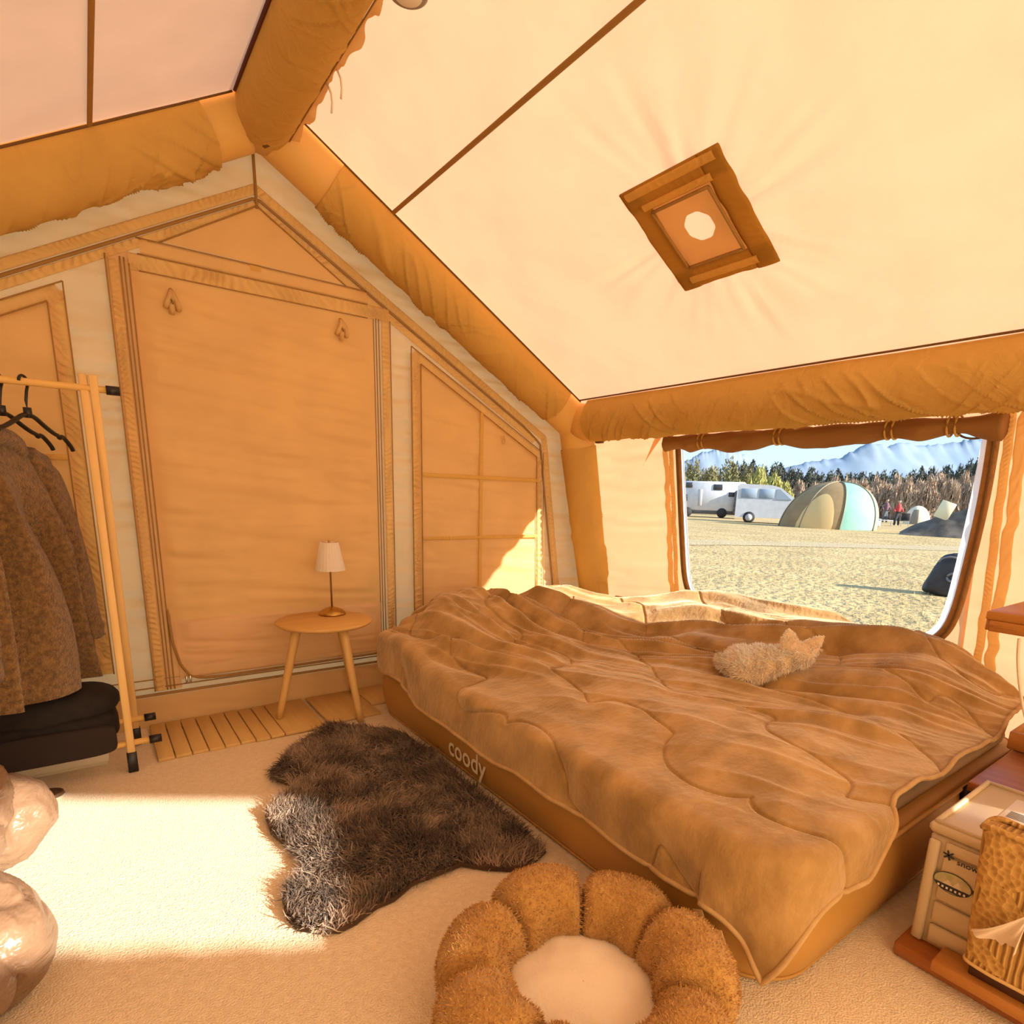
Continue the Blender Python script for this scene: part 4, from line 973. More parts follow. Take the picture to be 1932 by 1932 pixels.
# ================================================================== RIGHT-HAND SHELF, CONTAINER, TISSUE POUCH
bb = empty('base_board', (1.5625, .10, 0), label='reddish wooden low board on the carpet under the storage container', cat='board')
MB().box((1.5625, .105, .0185), (.395, .61, .033), .004).build('board_plank', TEAK, bb)
p1 = (at_z(1792, 1830, .062)[0], at_z(1765, 1802, .062)[1])
MB().box(((p1[0]+1.404)/2, p1[1]-.20, .0490), (1.404-p1[0], .40, .026), .003).build('cross_plank', TEAKL, bb)
KX0, KX1, KY0, KY1, KZ0, KZ1 = 1.410, 1.752, -.12, .402, .0355, .330
ct = empty('storage_container', ((KX0+KX1)/2, .14, KZ0), label='beige ribbed storage container with black print at the foot of the bed', cat='container')
MB().box(((KX0+KX1)/2, .141, (KZ0+.30)/2), (KX1-KX0-.012, KY1-KY0-.012, .30-KZ0), .006).build('container_body', PLASTIC, ct)
lid = MB(); lid.box(((KX0+KX1)/2, .141, .314), (KX1-KX0, KY1-KY0, .026), .008).build('container_lid', PLASTIC, ct)
for p, q in (((KX0+.012, KY0+.01), (KX0+.012, KY1-.01)), ((KX1-.012, KY0+.01), (KX1-.012, KY1-.01)), ((KX0+.01, KY1-.012), (KX1-.01, KY1-.012))):
    MB().tube(lerp((*p, .328), (*q, .328), 4), .006, 8).build('lid_rim', PLASTIC, ct)
for z0, z1 in ((.268, .294), (.212, .262), (.156, .206), (.100, .150), (.048, .094)):
    MB().box((KX0+.003, .141, (z0+z1)/2), (.012, KY1-KY0-.075, z1-z0), .004).build('rib_panel', PLASTIC, ct)
MB().box((KX0+.002, KY1-.018, .165), (.012, .022, .25), .004).build('corner_post', PLASTIC, ct)
fx0 = KX0-.0036
ap = at_x(1790, 1614, fx0)
for k in range(3):
    MB().box((fx0-.0002, ap[1], ap[2]), (.0008, .022, .0034), .0002, Matrix.Rotation(math.pi/3*k+.26, 3, 'X')).build('star_mark', INK, ct)
tp = at_x(1806, 1628, fx0)
face_text('lettering', 'snow peak', (fx0-.0006, tp[1], tp[2]-.004), (0, -1, 0), (0, 0, 1), .078, INK, ct)
sp3 = at_x(1797, 1668, fx0); st_ = MB(); n_ = 40
def oval(ry, rz, x, z0=-1, n=40, cz=0.0):
    pts = [(ry*math.cos(q), max(rz*math.sin(q), z0) if z0 > -1 else rz*math.sin(q)) for q in np.linspace(0, 2*math.pi, n, endpoint=False)]
    V = [(x, sp3[1]+y_, sp3[2]+z_+cz) for y_, z_ in pts]; return V, [tuple(range(n))]
stk = MB(); V_, F_ = oval(.036, .024, fx0-.0008); stk.add(V_, F_); sticker = stk.build('sticker', pbr('sticker_dark', (.06, .06, .05), None, .5), ct, smooth=False)
V_, F_ = oval(.034, .022, fx0-.0012); MB().add(V_, F_).build('sticker_picture', pbr('sticker_green', (.42, .40, .20), (.62, .52, .30), .5, 60), sticker, smooth=False)
bnd = [(fx0-.0016, sp3[1]+y_, sp3[2]+z_) for y_, z_ in ((.0325, -.006), (-.0325, -.006), (-.028, -.014), (-.015, -.0205), (.015, -.0205), (.028, -.014))]
MB().add(bnd, [tuple(range(6))]).build('sticker_band', INK, sticker, smooth=False)
for k in range(7): MB().box((fx0-.0018, sp3[1]+.024-.008*k, sp3[2]-.0125-.0015*math.cos((k-3)*.4)), (.0006, .004, .005), .0002).build('sticker_mark', PAPER, sticker)
for dy, h_ in ((.008, .012), (-.010, .016)):
    MB().add([(fx0-.0017, sp3[1]+dy+.010, sp3[2]-.006), (fx0-.0017, sp3[1]+dy-.010, sp3[2]-.006), (fx0-.0017, sp3[1]+dy, sp3[2]-.006+h_)], [(0, 1, 2)]).build('sticker_peak', pbr('sticker_cream%d' % int(dy*1000), (.72, .62, .44), None, .6), sticker, smooth=False)
lb = MB().box((1.62, .20, .3278), (.15, .24, .0012), .0004).build('paper_label', PAPER, ct)
for k in range(7): MB().box((1.575+.006*k, .285, .3288), (.0022, .05, .0006), .0001).build('label_line', INK, lb)
for k in range(5): MB().box((1.64+.012*k, .20, .3288), (.0018, .18, .0006), .0001).build('label_line', pbr('grey_ink%d' % k, (.35, .33, .30), None, .6), lb)
# knitted tissue pouch
TX0, TX1 = 1.338, 1.402
tt_, tb_ = at_x(1850, 1560, TX0), at_x(1814, 1812, TX0)
MB().box((1.378, tb_[1]-.20, (.0622+tb_[2])/2), (.046, .38, tb_[2]-.0622), .002).build('gap_shade_block', pbr('gap_shade_brown', (.07, .028, .014), (.10, .04, .02), .6, 8), bb)  # added dark block standing in for the shadow gap under the cover
tc_ = empty('tissue_cover', ((TX0+TX1)/2, tt_[1]-.13, tb_[2]), label='tan knitted tissue box cover leaning against the storage container', cat='tissue cover')
KN = MATS.get('knit') or _new('knit')[0]
nt = KN.node_tree; out = [n for n in nt.nodes if n.type == 'OUTPUT_MATERIAL'][0]
p = nt.nodes.new('ShaderNodeBsdfPrincipled'); tcn = nt.nodes.new('ShaderNodeTexCoord'); wv = nt.nodes.new('ShaderNodeTexWave'); wv.bands_direction = 'Y'
wv.inputs['Scale'].default_value = 28; wv.inputs['Distortion'].default_value = 2.0; wv.inputs['Detail'].default_value = 1; nt.links.new(tcn.outputs['Object'], wv.inputs[0])
ck = nt.nodes.new('ShaderNodeTexVoronoi'); ck.inputs['Scale'].default_value = 85; nt.links.new(tcn.outputs['Object'], ck.inputs[0])
nzs = nt.nodes.new('ShaderNodeTexNoise'); nzs.inputs['Scale'].default_value = 14; nzs.inputs['Detail'].default_value = 0; nt.links.new(tcn.outputs['Object'], nzs.inputs[0])
rp_ = nt.nodes.new('ShaderNodeValToRGB'); rp_.color_ramp.interpolation = 'CONSTANT'; rp_.color_ramp.elements[1].position = .52; nt.links.new(nzs.outputs[0], rp_.inputs[0])
mxh = nt.nodes.new('ShaderNodeMix'); nt.links.new(rp_.outputs[0], mxh.inputs[0]); nt.links.new(wv.outputs[0], mxh.inputs[2]); nt.links.new(ck.outputs[0], mxh.inputs[3])
rc_ = nt.nodes.new('ShaderNodeValToRGB'); rc_.color_ramp.elements[0].color = (.40, .20, .04, 1); rc_.color_ramp.elements[1].color = (.66, .40, .12, 1); nt.links.new(mxh.outputs[0], rc_.inputs[0]); nt.links.new(rc_.outputs[0], p.inputs['Base Color'])
bpn = nt.nodes.new('ShaderNodeBump'); bpn.inputs['Strength'].default_value = .9; bpn.inputs['Distance'].default_value = .006; nt.links.new(mxh.outputs[0], bpn.inputs['Height']); nt.links.new(bpn.outputs[0], p.inputs['Normal']); p.inputs['Roughness'].default_value = .9
nt.links.new(p.outputs[0], out.inputs[0])
th_ = tt_[2]-tb_[2]; yy0 = tt_[1]
n1 = 64; rows_ = []
for k, q in enumerate(np.linspace(0, 1, 26)):
    z_ = tb_[2]+th_*q; yc = (tb_[1]*(1-q)+tt_[1]*q); wd = .255; dp = (TX1-TX0)*(1-.12*(2*q-1)**2)
    rows_.append([((TX0+TX1)/2+dp/2*math.copysign(abs(math.cos(f))**.35, math.cos(f)), yc-wd/2+wd/2*math.copysign(abs(math.sin(f))**.25, math.sin(f)), z_+.006*math.sin(f*3)*(q > .9)) for f in np.linspace(0, 2*math.pi, n1, endpoint=False)])
P = np.array(rows_); P[..., 0] += .003*vn(P[..., 1]*18, P[..., 2]*18, 0, 7)
MB().grid(P, cv=True, caps=True).build('knit_cover', KN, tc_)
MB().tube(np.vstack([P[-1], P[-1][:1]]), .006, 8, caps=False).build('cover_rim', KN, tc_)
MB().tube(np.vstack([P[0], P[0][:1]]), .004, 8, caps=False).build('cover_hem', pbr('knit_hem', (.70, .46, .18), None, .9), tc_)
A3, B3, C3 = at_x(1836, 1750, TX0-.012), at_x(1925, 1806, TX0-.018), at_x(1948, 1722, TX0-.004); P = []
for q in np.linspace(0, 1, 26):
    row = []
    for r in np.linspace(0, 1, 26):
        e_ = (A3*(1-r)+B3*r)*(1-q)+C3*q; bow = .016*math.sin(math.pi*r)*(1-q)+.5*math.sin(math.pi*r)*0
        n_x = .012*math.sin(9*r+2*q)*(1-q)+.007*math.sin(23*r+1)*(1-q)
        e_ = e_+np.array([-.020*math.sin(math.pi*q*.9)-n_x, (.012*math.sin(7*r))*(1-q), bow*.9-.022*math.sin(math.pi*r*1.0)*(1-q)*(1 if r < .55 else .4)])
        row.append(e_)
    P.append(row)
MB().grid(np.array(P)).build('tissue', TISSUE, tc_)
# wooden shelf unit with a tray, and a cable
su = at_x(1862, 1152, 1.775); sb = at_x(1862, 1190, 1.775); SX0, SY1 = 1.775, su[1]
sh = empty('wooden_shelf', (2.05, .10, 0), label='two-tier orange teak shelf beside the foot of the bed', cat='shelf')
MB().box((2.10, SY1-.32, su[2]-.011), (.65, .64, .022), .003).build('top_board', TEAKL, sh)
for (cx_, cy_, sx_, sy_) in ((SX0+.009, SY1-.32, .018, .62), (2.10, SY1-.009, .63, .018)):
    MB().box((cx_, cy_, (su[2]-.022+sb[2])/2), (sx_, sy_, su[2]-.022-sb[2]), .002).build('apron', TEAKL, sh)
MB().box((SX0-.001, SY1-.034, (su[2]-.022+sb[2])/2), (.004, .060, .003), .0005).build('joint_line', TEAK, sh)
MB().box((2.09, .14, .287), (.63, .60, .026), .003).build('lower_board', TEAK, sh)
for cx_ in (SX0+.05, 2.36):
    for cy_ in (-.13,): MB().box((cx_, cy_, su[2]/2-.012), (.035, .035, su[2]-.024), .003).build('leg', TEAK, sh)
for cx_ in (1.80, 2.36): MB().box((cx_, .40, .137), (.03, .03, .274), .003).build('leg', TEAK, sh)
t3 = at_z(1898, 1412, .302); tx, ty = t3[0], t3[1]
ty_ = empty('wooden_tray', (tx+.15, ty-.14, .301), label='small orange wooden tray on the lower shelf board', cat='tray')
MB().box((tx+.15, ty-.14, .3065), (.29, .27, .010), .002).build('tray_base', TEAK, ty_)
for (cx_, cy_, sx_, sy_) in ((tx+.007, ty-.14, .014, .28), (tx+.293, ty-.14, .014, .28), (tx+.15, ty-.007, .272, .014), (tx+.15, ty-.273, .272, .014)):
    MB().box((cx_, cy_, .330), (sx_, sy_, .055), .003).build('tray_side', TEAKL, ty_)
cb = [at_x(x, y, 1.775+.006) for x, y in ((1923, 1205), (1920, 1240), (1922, 1275), (1926, 1310), (1932, 1345), (1950, 1400))]
cord = MB().tube(smooth_path(np.array(cb)), .0035, 8).build('white_cable', pbr('white_cable_pvc', (.74, .62, .46), None, .4), loc=cb[-1], label='thin white cable hanging down from the wooden shelf', cat='cable')

# ---- lantern hung from the ridge
lz = at_x(770, -7, X0)
ln_ = empty('hanging_lantern', (X0, lz[1], lz[2]), label='small grey lantern hanging from the ridge tube', cat='lantern')
GREY = pbr('grey_metal', (.30, .26, .22), None, .5)
MB().lathe([(.001, 0), (.036, 0), (.042, .004), (.042, .014), (.034, .020), (.034, .075), (.042, .080), (.042, .095), (.010, .110), (.001, .112)], (X0, lz[1], lz[2]), 32).build('lantern_body', GREY, ln_)
MB().lathe([(.001, -.001), (.028, -.002), (.030, .000), (.001, .001)], (X0, lz[1], lz[2]), 24).build('lantern_lens', PAPER, ln_)
MB().tube(lerp((X0, lz[1], lz[2]+.105), (X0, lz[1], 2.21), 4), .003, 6).build('lantern_hook', GREY, ln_)

# ================================================================== OUTSIDE: CAMPSITE
def gz(x): return -.04-.009*np.maximum(0, np.asarray(x, float)-2.7)
def at_g(x, y):
    d = ray(x, y); t = (-.04+.009*2.7-1.0)/(d[2]+.009*d[0]); return CAM+d*t
gx = np.r_[np.linspace(-300, -6, 14), np.linspace(-5, 40, 120), np.geomspace(41, 1500, 32)]; gy = np.r_[np.linspace(-300, -12, 14), np.linspace(-10, 50, 120), np.geomspace(52, 1500, 32)]
GXX, GYY = np.meshgrid(gx, gy, indexing='ij')
out_mask = (GXX > 3.2) | (GXX < -1.8) | (GYY > 3.2) | (GYY < -1.8)
Pg = np.stack([GXX, GYY, gz(GXX)+.003*fbm(GXX*.5, GYY*.5, 0, 2, 501)*out_mask-.01], -1)
GRASSG = pbr('dry_grass_ground', (.51, .355, .155), (.38, .26, .105), .95, .9, bump=.9, bscale=9, bdist=.08, detail=9)
MB().grid(Pg).build('ground', GRASSG, kind='structure', label='dry pale grass field outside the tent')
# worn track
tr1, tr2 = at_g(1278, 1024), at_g(1840, 1033); dirn = (tr2-tr1)[:2]; dirn /= np.linalg.norm(dirn)
L_ = np.linspace(-30, 30, 80)[:, None]; W_ = np.linspace(-.9, .9, 7)[None]; mid = (tr1+tr2)/2; nn2 = np.array([-dirn[1], dirn[0]])
px_ = mid[0]+dirn[0]*L_+nn2[0]*(W_+.5*vn(L_*.3, 0, 0, 3)); py_ = mid[1]+dirn[1]*L_+nn2[1]*(W_+.5*vn(L_*.3, 0, 0, 3))
MB().grid(np.stack([px_, py_, gz(px_)-.002+0*W_], -1)).build('track', pbr('worn_track', (.42, .31, .165), (.46, .34, .18), .95, 3, bump=.6, bscale=20, bdist=.04, detail=8), kind='structure', label='pale worn track across the grass')
# dry grass tufts in the near field
Q = np.c_[RNG.uniform(3.2, 16, 26000), RNG.uniform(-1, 16, 26000)]; Q = Q[(RNG.random(len(Q)) < 3.5/Q[:, 0])]; bg_ = at_g(1782, 1124); Q = Q[np.hypot(Q[:, 0]-bg_[0]-.1, Q[:, 1]-bg_[1]-.05) > .24]
Pn = np.c_[Q, gz(Q[:, 0])-.005]; Nn = np.tile([0, 0, 1.0], (len(Q), 1))
gs = fur('dry_grass', Pn, Nn, .07, .003, furmat('dry_grass_blade', (.40, .28, .10), (.70, .52, .25)), None, RNG, lean=(.2, .3, 0), curl=.5)
props(gs, label='short dry grass blades covering the field', cat='grass')
# ---- mountains
def ridge(name, prof, dist, mat, label, thick):
    pts = [at_plane(x, y, (CM[2][0], CM[2][1], 0), dist) for x, y in prof]; x0, x1 = prof[0][0], prof[-1][0]
    xs2 = np.linspace(x0, x1, 160); ys2 = np.interp(xs2, [q[0] for q in prof], [q[1] for q in prof])+2.2*vn(xs2/7, 0, 0, 9)+1.2*vn(xs2/2.6, 0, 0, 10)
    T_ = np.array([at_plane(x, y, (CM[2][0], CM[2][1], 0), dist) for x, y in zip(xs2, ys2)]); fw = np.array([CM[2][0], CM[2][1], 0]); fw /= np.linalg.norm(fw)
    P = []; zsm = np.convolve(np.pad(T_[:, 2], 8, mode='edge'), np.ones(17)/17, 'valid')
    for i, q in enumerate(np.linspace(-1, 1, 41)):
        h = 1-abs(q)**.8; row = T_+fw*thick*q; row = row.copy(); z0 = -9.0; k_ = math.exp(-(q/.07)**2); row[:, 2] = z0+(T_[:, 2]*k_+zsm*(1-k_)-z0)*h*(1+.07*fbm(row[:, 0]/45, row[:, 1]/45, 0, 3, 11)*(abs(q) > .01)); P.append(row)
    o = MB().grid(np.array(P)).build(name, mat, loc=tuple(T_[80]*[1, 1, 0]+[0, 0, -9]), label=label, cat='mountain')
MNT = pbr('haze_blue_mountain', (.20, .27, .36), (.26, .31, .38), .95, .02)  # atmospheric haze is mixed into this bluish base colour
ridge('mountain_range', [(1440, 905), (1480, 885), (1520, 872), (1580, 866), (1612, 850), (1640, 836), (1672, 842), (1700, 834), (1740, 840), (1790, 836), (1850, 826), (1930, 812), (2010, 820), (2100, 850)], 760, MNT, 'long haze-blue mountain range rising behind the dome tent', 120)
ridge('distant_hill', [(1230, 890), (1290, 872), (1330, 852), (1362, 846), (1400, 856), (1450, 884), (1490, 905)], 1080, MNT, 'low rounded haze-blue hill behind the white camper van', 90)
# ---- vegetation
def leafcloud(n, seed, flat_=1.0, up=0.0, leaf=.09):
    r = np.random.default_rng(seed); d = r.normal(0, 1, (n, 3)); d /= np.linalg.norm(d, axis=1)[:, None]; d[:, 2] = np.abs(d[:, 2])*1.0-.12
    rad = r.uniform(.55, 1, n)**.5*(1+.22*vn(d[:, 0]*3, d[:, 1]*3, d[:, 2]*3, seed))
    c = d*rad[:, None]*np.array([.5, .5, .9*flat_]); t = r.normal(0, 1, (n, 3)); t[:, 2] += up*2; t /= np.linalg.norm(t, axis=1)[:, None]; s2 = np.cross(t, r.normal(0, 1, (n, 3))); s2 /= np.linalg.norm(s2, axis=1)[:, None]
    l2 = leaf*r.uniform(.5, 1.2, n)[:, None]
    V = np.stack([c-t*l2-s2*l2*.35, c-t*l2+s2*l2*.35, c+t*l2*1.1], 1).reshape(-1, 3); V[:, 2] = np.maximum(V[:, 2]+.1, .0)
    return V, [(3*i, 3*i+1, 3*i+2) for i in range(n)]
def treeproto(nm, mat, seed, n, up=0, leaf=.09, trunk=True):
    V, F = leafcloud(n, seed, 1.0, up, leaf); me = bpy.data.meshes.new(nm); me.from_pydata(V.tolist(), [], F); me.materials.append(mat); me.update(); return me
TRM = pbr('dark_forest', (.050, .058, .042), (.085, .085, .060), .9, 3)
OLV = pbr('olive_foliage', (.16, .16, .055), (.24, .20, .09), .9, 3)
YLG = pbr('yellow_green_bush', (.46, .42, .13), (.36, .34, .10), .9, 3)
BRN = pbr('bare_brown_brush', (.38, .26, .17), (.50, .36, .25), .9, 3)
TRK = pbr('bark', (.10, .07, .05), (.15, .11, .08), .9, 20)
trunk_mb = MB().tube(np.array([(0, 0, 0), (.02, 0, .25), (-.01, .01, .5)]), np.array([.035, .028, .015]), 7)
trk_me = bpy.data.meshes.new('trunk'); trk_me.from_pydata(trunk_mb.V, [], trunk_mb.F); trk_me.materials.append(TRK); trk_me.update()
protos = {k: [treeproto(k, mt, s0+i, n_, up, lf) for i in range(3)] for k, mt, s0, n_, up, lf in (('tree', TRM, 601, 1500, .2, .07), ('olive_tree', OLV, 611, 1900, .2, .06), ('green_bush', YLG, 621, 1600, .8, .08), ('dry_bush', BRN, 631, 1700, 1.0, .085))}
cnt = [0]
def plant(kind, px, pyb, pyt, wpx, label, cat, group, dist=None):
    g = at_g(px, pyb) if dist is None else None
    if dist is not None:
        d = ray(px, 950); d = d/np.hypot(d[0], d[1]); g = np.array([d[0]*dist, d[1]*dist, 0]); g[2] = gz(g[0])
    dep = depth(g); bot = CAM[2]; v = CM @ (g-CAM); ybot = CY-FPX*v[1]/v[2]
    H_ = (ybot-pyt)*dep/FPX; W_2 = wpx*dep/FPX
    o = empty(kind, g-np.array([0, 0, .05]), label=label, cat=cat, group=group); o.rotation_euler = (0, 0, random.uniform(0, 6.28)); o.scale = (W_2, W_2, H_)
    for nm, me in (('foliage', protos[kind][cnt[0] % 3]), ('trunk', trk_me)):
        c = bpy.data.objects.new(nm, me); COL.objects.link(c); c.parent = o
    cnt[0] += 1
    return o
for i, px in enumerate(np.linspace(1380, 1960, 34)):
    plant('tree', px+random.uniform(-4, 4), 0, np.interp(px, [1380, 1450, 1560, 1700, 1800, 1860, 1960], [866, 870, 886, 884, 868, 850, 850])+random.uniform(-4, 5), random.uniform(30, 44), 'dark evergreen tree in the forest line below the mountains', 'tree', 'trees of the dark forest line', dist=(132, 156, 144, 168)[i % 4]+random.uniform(-1, 1))
for i, (px, pt, w_) in enumerate(((1240, 858, 56), (1268, 862, 60), (1300, 864, 52), (1335, 868, 50), (1372, 866, 58), (1404, 874, 44))):
    plant('olive_tree', px, 0, pt, w_, 'olive bushy tree behind the white camper van', 'tree', 'olive trees behind the camper', dist=(74, 81, 88)[i % 3])
for i, (px, pt, w_) in enumerate(((1425, 880, 50), (1455, 893, 48), (1480, 905, 40), (1282, 915, 30))):
    plant('green_bush', px, 0, pt, w_, 'yellow-green bush behind the white van', 'bush', 'yellow-green bushes behind the vehicles', dist=(57, 62, 67, 60)[i])
for i, px in enumerate(np.linspace(1470, 1930, 24)):
    plant('dry_bush', px+random.uniform(-5, 5), 0, np.interp(px, [1470, 1560, 1700, 1860], [912, 898, 893, 885])+random.uniform(-6, 6), random.uniform(34, 52), 'bare brown brush thicket behind the dome tent', 'bush', 'brown brush behind the tents', dist=(74, 88, 81, 95)[i % 4]+random.uniform(-.5, .5))
# ---- frames for far things: local x to the right, y away, z up
def site(name, px, py, label, cat, group=None, turn=0.0):
    g = at_g(px, py); o = empty(name, g, label=label, cat=cat, group=group); d = ray(px, py); o.rotation_euler = (0, 0, math.atan2(d[1], d[0])-math.pi/2+turn)
    return o, depth(g)/FPX
WHT = pbr('white_paint', (.62, .61, .63), (.55, .54, .56), .4, 3); DKG = pbr('dark_glass', (.03, .035, .04), None, .15); TYR = pbr('tyre', (.02, .02, .02), None, .8); GRYP = pbr('grey_trim', (.42, .40, .42), None, .5)
# camper van
cv, s = site('camper_van', 1352, 977, 'white camper van with dark windows parked beyond the field', 'camper van')
w, h, dpt = 138*s, 70*s, 2.2
MB().box((-.06*w, dpt/2, h*.56), (w*.80, dpt, h*.78), .12).build('living_box', WHT, cv, local=True)
MB().box((-.40*w, dpt/2, h*.80), (w*.24, dpt*.96, h*.28), .15).build('over_cab', WHT, cv, local=True)
MB().box((-.45*w, dpt/2, h*.36), (w*.16, dpt*.9, h*.42), .15).build('cab', WHT, cv, local=True)
MB().box((-.46*w, -.01, h*.50), (w*.10, .05, h*.18), .03).build('cab_window', DKG, cv, local=True)
for x_, z_, ww, hh in ((-.40, .84, .09, .14), (-.02, .80, .12, .15), (.17, .62, .09, .12), (-.24, .52, .05, .44)):
    MB().box((x_*w, -.01, z_*h), (ww*w, .06, hh*h), .03).build('window', DKG if x_ != -.24 else GRYP, cv, local=True)
for x_ in (-.40, .06):
    P = sweep(np.array([(x_*w, -.02, h*.13), (x_*w, .25, h*.13)]), h*.13, 16, up=(0, 0, 1)); MB().grid(P, cv=True, caps=True).build('wheel', TYR, cv, local=True)
MB().box((.30*w, -.25, h*.42), (w*.20, .5, h*.62), .1).build('rear_rack', pbr('dark_rack', (.06, .055, .055), (.16, .15, .15), .8, 6), cv, local=True)
MB().box((-.06*w, dpt/2, h*.14), (w*.84, dpt*.95, h*.10), .05).build('underbody', pbr('under', (.09, .085, .085), None, .8), cv, local=True)
# white van
vn_, s = site('white_van', 1452, 988, 'white minivan parked between the camper van and the dome tent', 'van')
w, h, dpt = 128*s, 72*s, 1.9
def prism(pts, y0, y1):
    n = len(pts); V = [(x, y0, z) for x, z in pts]+[(x, y1, z) for x, z in pts]; return V, [tuple(range(n)), tuple(range(n, 2*n))[::-1]]+[(i, (i+1) % n, n+(i+1) % n, n+i) for i in range(n)]
MB().add(*prism([(x*w, z*h) for x, z in ((-.5, .14), (.5, .14), (.5, .50), (.46, .58), (.30, .66), (.10, .92), (-.02, .98), (-.46, 1.0), (-.5, .94))], 0, dpt)).build('van_body', WHT, vn_, local=True, smooth=False)
for x0_, x1_ in ((-.44, -.22), (-.19, .02)): MB().box(((x0_+x1_)/2*w, -.01, h*.76), ((x1_-x0_)*w, .04, h*.24), .02).build('side_window', pbr('blue_glass%d' % int(x0_*100), (.30, .36, .44), None, .15), vn_, local=True)
MB().add(*prism([(x*w, z*h) for x, z in ((.05, .62), (.26, .62), (.09, .88), (.05, .88))], -.03, 0)).build('door_window', pbr('blue_glass_d', (.30, .36, .44), None, .15), vn_, local=True, smooth=False)
for x_ in (-.30, .32):
    P = sweep(np.array([(x_*w, -.03, h*.14), (x_*w, .25, h*.14)]), h*.15, 18, up=(0, 0, 1)); MB().grid(P, cv=True, caps=True).build('wheel', TYR, vn_, local=True)
    P = sweep(np.array([(x_*w, -.05, h*.14), (x_*w, .0, h*.14)]), h*.09, 14, up=(0, 0, 1)); MB().grid(P, cv=True, caps=True).build('hubcap', GRYP, vn_, local=True)
# dome tent
dt, s = site('dome_tent', 1558, 996, 'brown and mint green dome tent pitched on the dry grass', 'tent')
w, h = 166*s, 84*s
def dome(a0, a1, r=1.0, n1=24, n2=20, z0=0, z1=1):
    P = []
    for aa in np.linspace(a0, a1, n1):
        row = []
        for f in np.linspace(z0, z1, n2)*math.pi/2:
            row.append((w/2*r*math.cos(aa)*math.cos(f)**.85+w*.08*math.sin(f), w*.36*r*math.sin(aa)*math.cos(f)**.85, h*r*math.sin(f)))
        P.append(row)
    return np.array(P)
D = math.radians
for nm, a0, a1, mt in (('brown_panel', 140, 285, pbr('brown_tent_cloth', (.27, .17, .075), (.33, .21, .095), .8, 2)), ('mint_panel', 285, 335, pbr('mint_tent_cloth', (.22, .43, .35), (.26, .47, .37), .7, 2)), ('yellow_panel', 335, 500, pbr('yellow_tent_cloth', (.74, .56, .24), None, .8, 2))):
    MB().grid(dome(D(a0), D(a1))).build(nm, mt, dt, local=True)
Pd = np.stack([dome(D(232+44*(i_/20)), D(232+44*(i_/20))+.001, 1.012, 2, 14, 0, .52*max(.02, (1-abs(2*i_/20-1)**2))**.5)[0] for i_ in range(21)], 0)
MB().grid(Pd).build('open_doorway', pbr('tent_inside', (.70, .46, .20), None, .9), dt, local=True)
for aa in (140, 190, 238, 285, 335):
    P = dome(D(aa), D(aa)+.001, 1.01, 2, 24)[0]; MB().tube(P, .03, 6).build('tent_pole', pbr('pole_%d' % aa, (.25, .20, .12), None, .5), dt, local=True)
# dark tarp tent to the right
tt, s = site('tarp_tent', 1785, 1012, 'dark brown tarp tent sagging at the edge of the field', 'tent')
w, h = 150*s, 80*s; P = []
for q in np.linspace(0, 1, 18):
    row = []
    for r in np.linspace(-1, 1, 26):
        top_ = h*np.interp(r, [-1, -.6, -.1, .3, .8, 1], [.05, .30, .52, .70, .98, 1.0])*(1-.05*math.sin(r*9))
        row.append((r*w/2, (q-.5)*2.6*(1-.2*abs(r)), top_*(1-abs(2*q-1)**1.3)+.03*vn(r*4, q*4, 0, 7)))
    P.append(row)
TARP = pbr('dark_tarp', (.055, .042, .032), (.14, .11, .085), .85, 2.5, detail=8)
MB().grid(np.array(P)).build('tarp', TARP, tt, local=True)
MB().tube(np.array([(w*.2, -.4, h*.1), (w*.5, -.2, h*1.05)]), .025, 6).build('tarp_pole', GRYP, tt, local=True)
MB().box((-w*.06, -.5, h*.60), (w*.16, .03, h*.40), .01, Matrix.Rotation(.35, 3, 'Y')).build('cream_panel', pbr('cream_panel_cloth', (.80, .70, .46), None, .8), tt, local=True)
# black bag in the near grass
bgx, s = site('black_bag', 1782, 1124, 'black duffel bag standing on the dry grass outside the window', 'bag')
w, h = 82*s, 78*s
P = sblock((0, .15, h*.49), (w*.5, .2, h*.50), .5, .38, 48, 9, .04, 6); tp_ = np.clip(P[..., 2]/h, 0, 1); P[..., 0] *= 1.05-.48*tp_; P[..., 0] += .10*w*tp_; P[..., 1] = .15+(P[..., 1]-.15)*(1-.35*tp_)
MB().grid(P, cu=True).build('bag_body', pbr('black_nylon', (.018, .016, .020), (.035, .032, .036), .55, 6, bump=.5, bscale=12, bdist=.04), bgx, local=True)
MB().tube(np.array([(w*.22*math.cos(q), -.05, h*(.80+.14*math.sin(q))) for q in np.linspace(0, math.pi, 12)]), .012, 6).build('bag_handle', pbr('strap_grey', (.16, .16, .17), None, .6), bgx, local=True)
MB().tube(np.array([(w*(.10+.12*math.cos(q)), -.075, h*(.46+.10*math.sin(q))) for q in np.linspace(0, 5.2, 14)]), .014, 6).build('bag_strap', pbr('strap_grey', (.16, .16, .17), None, .6), bgx, local=True)
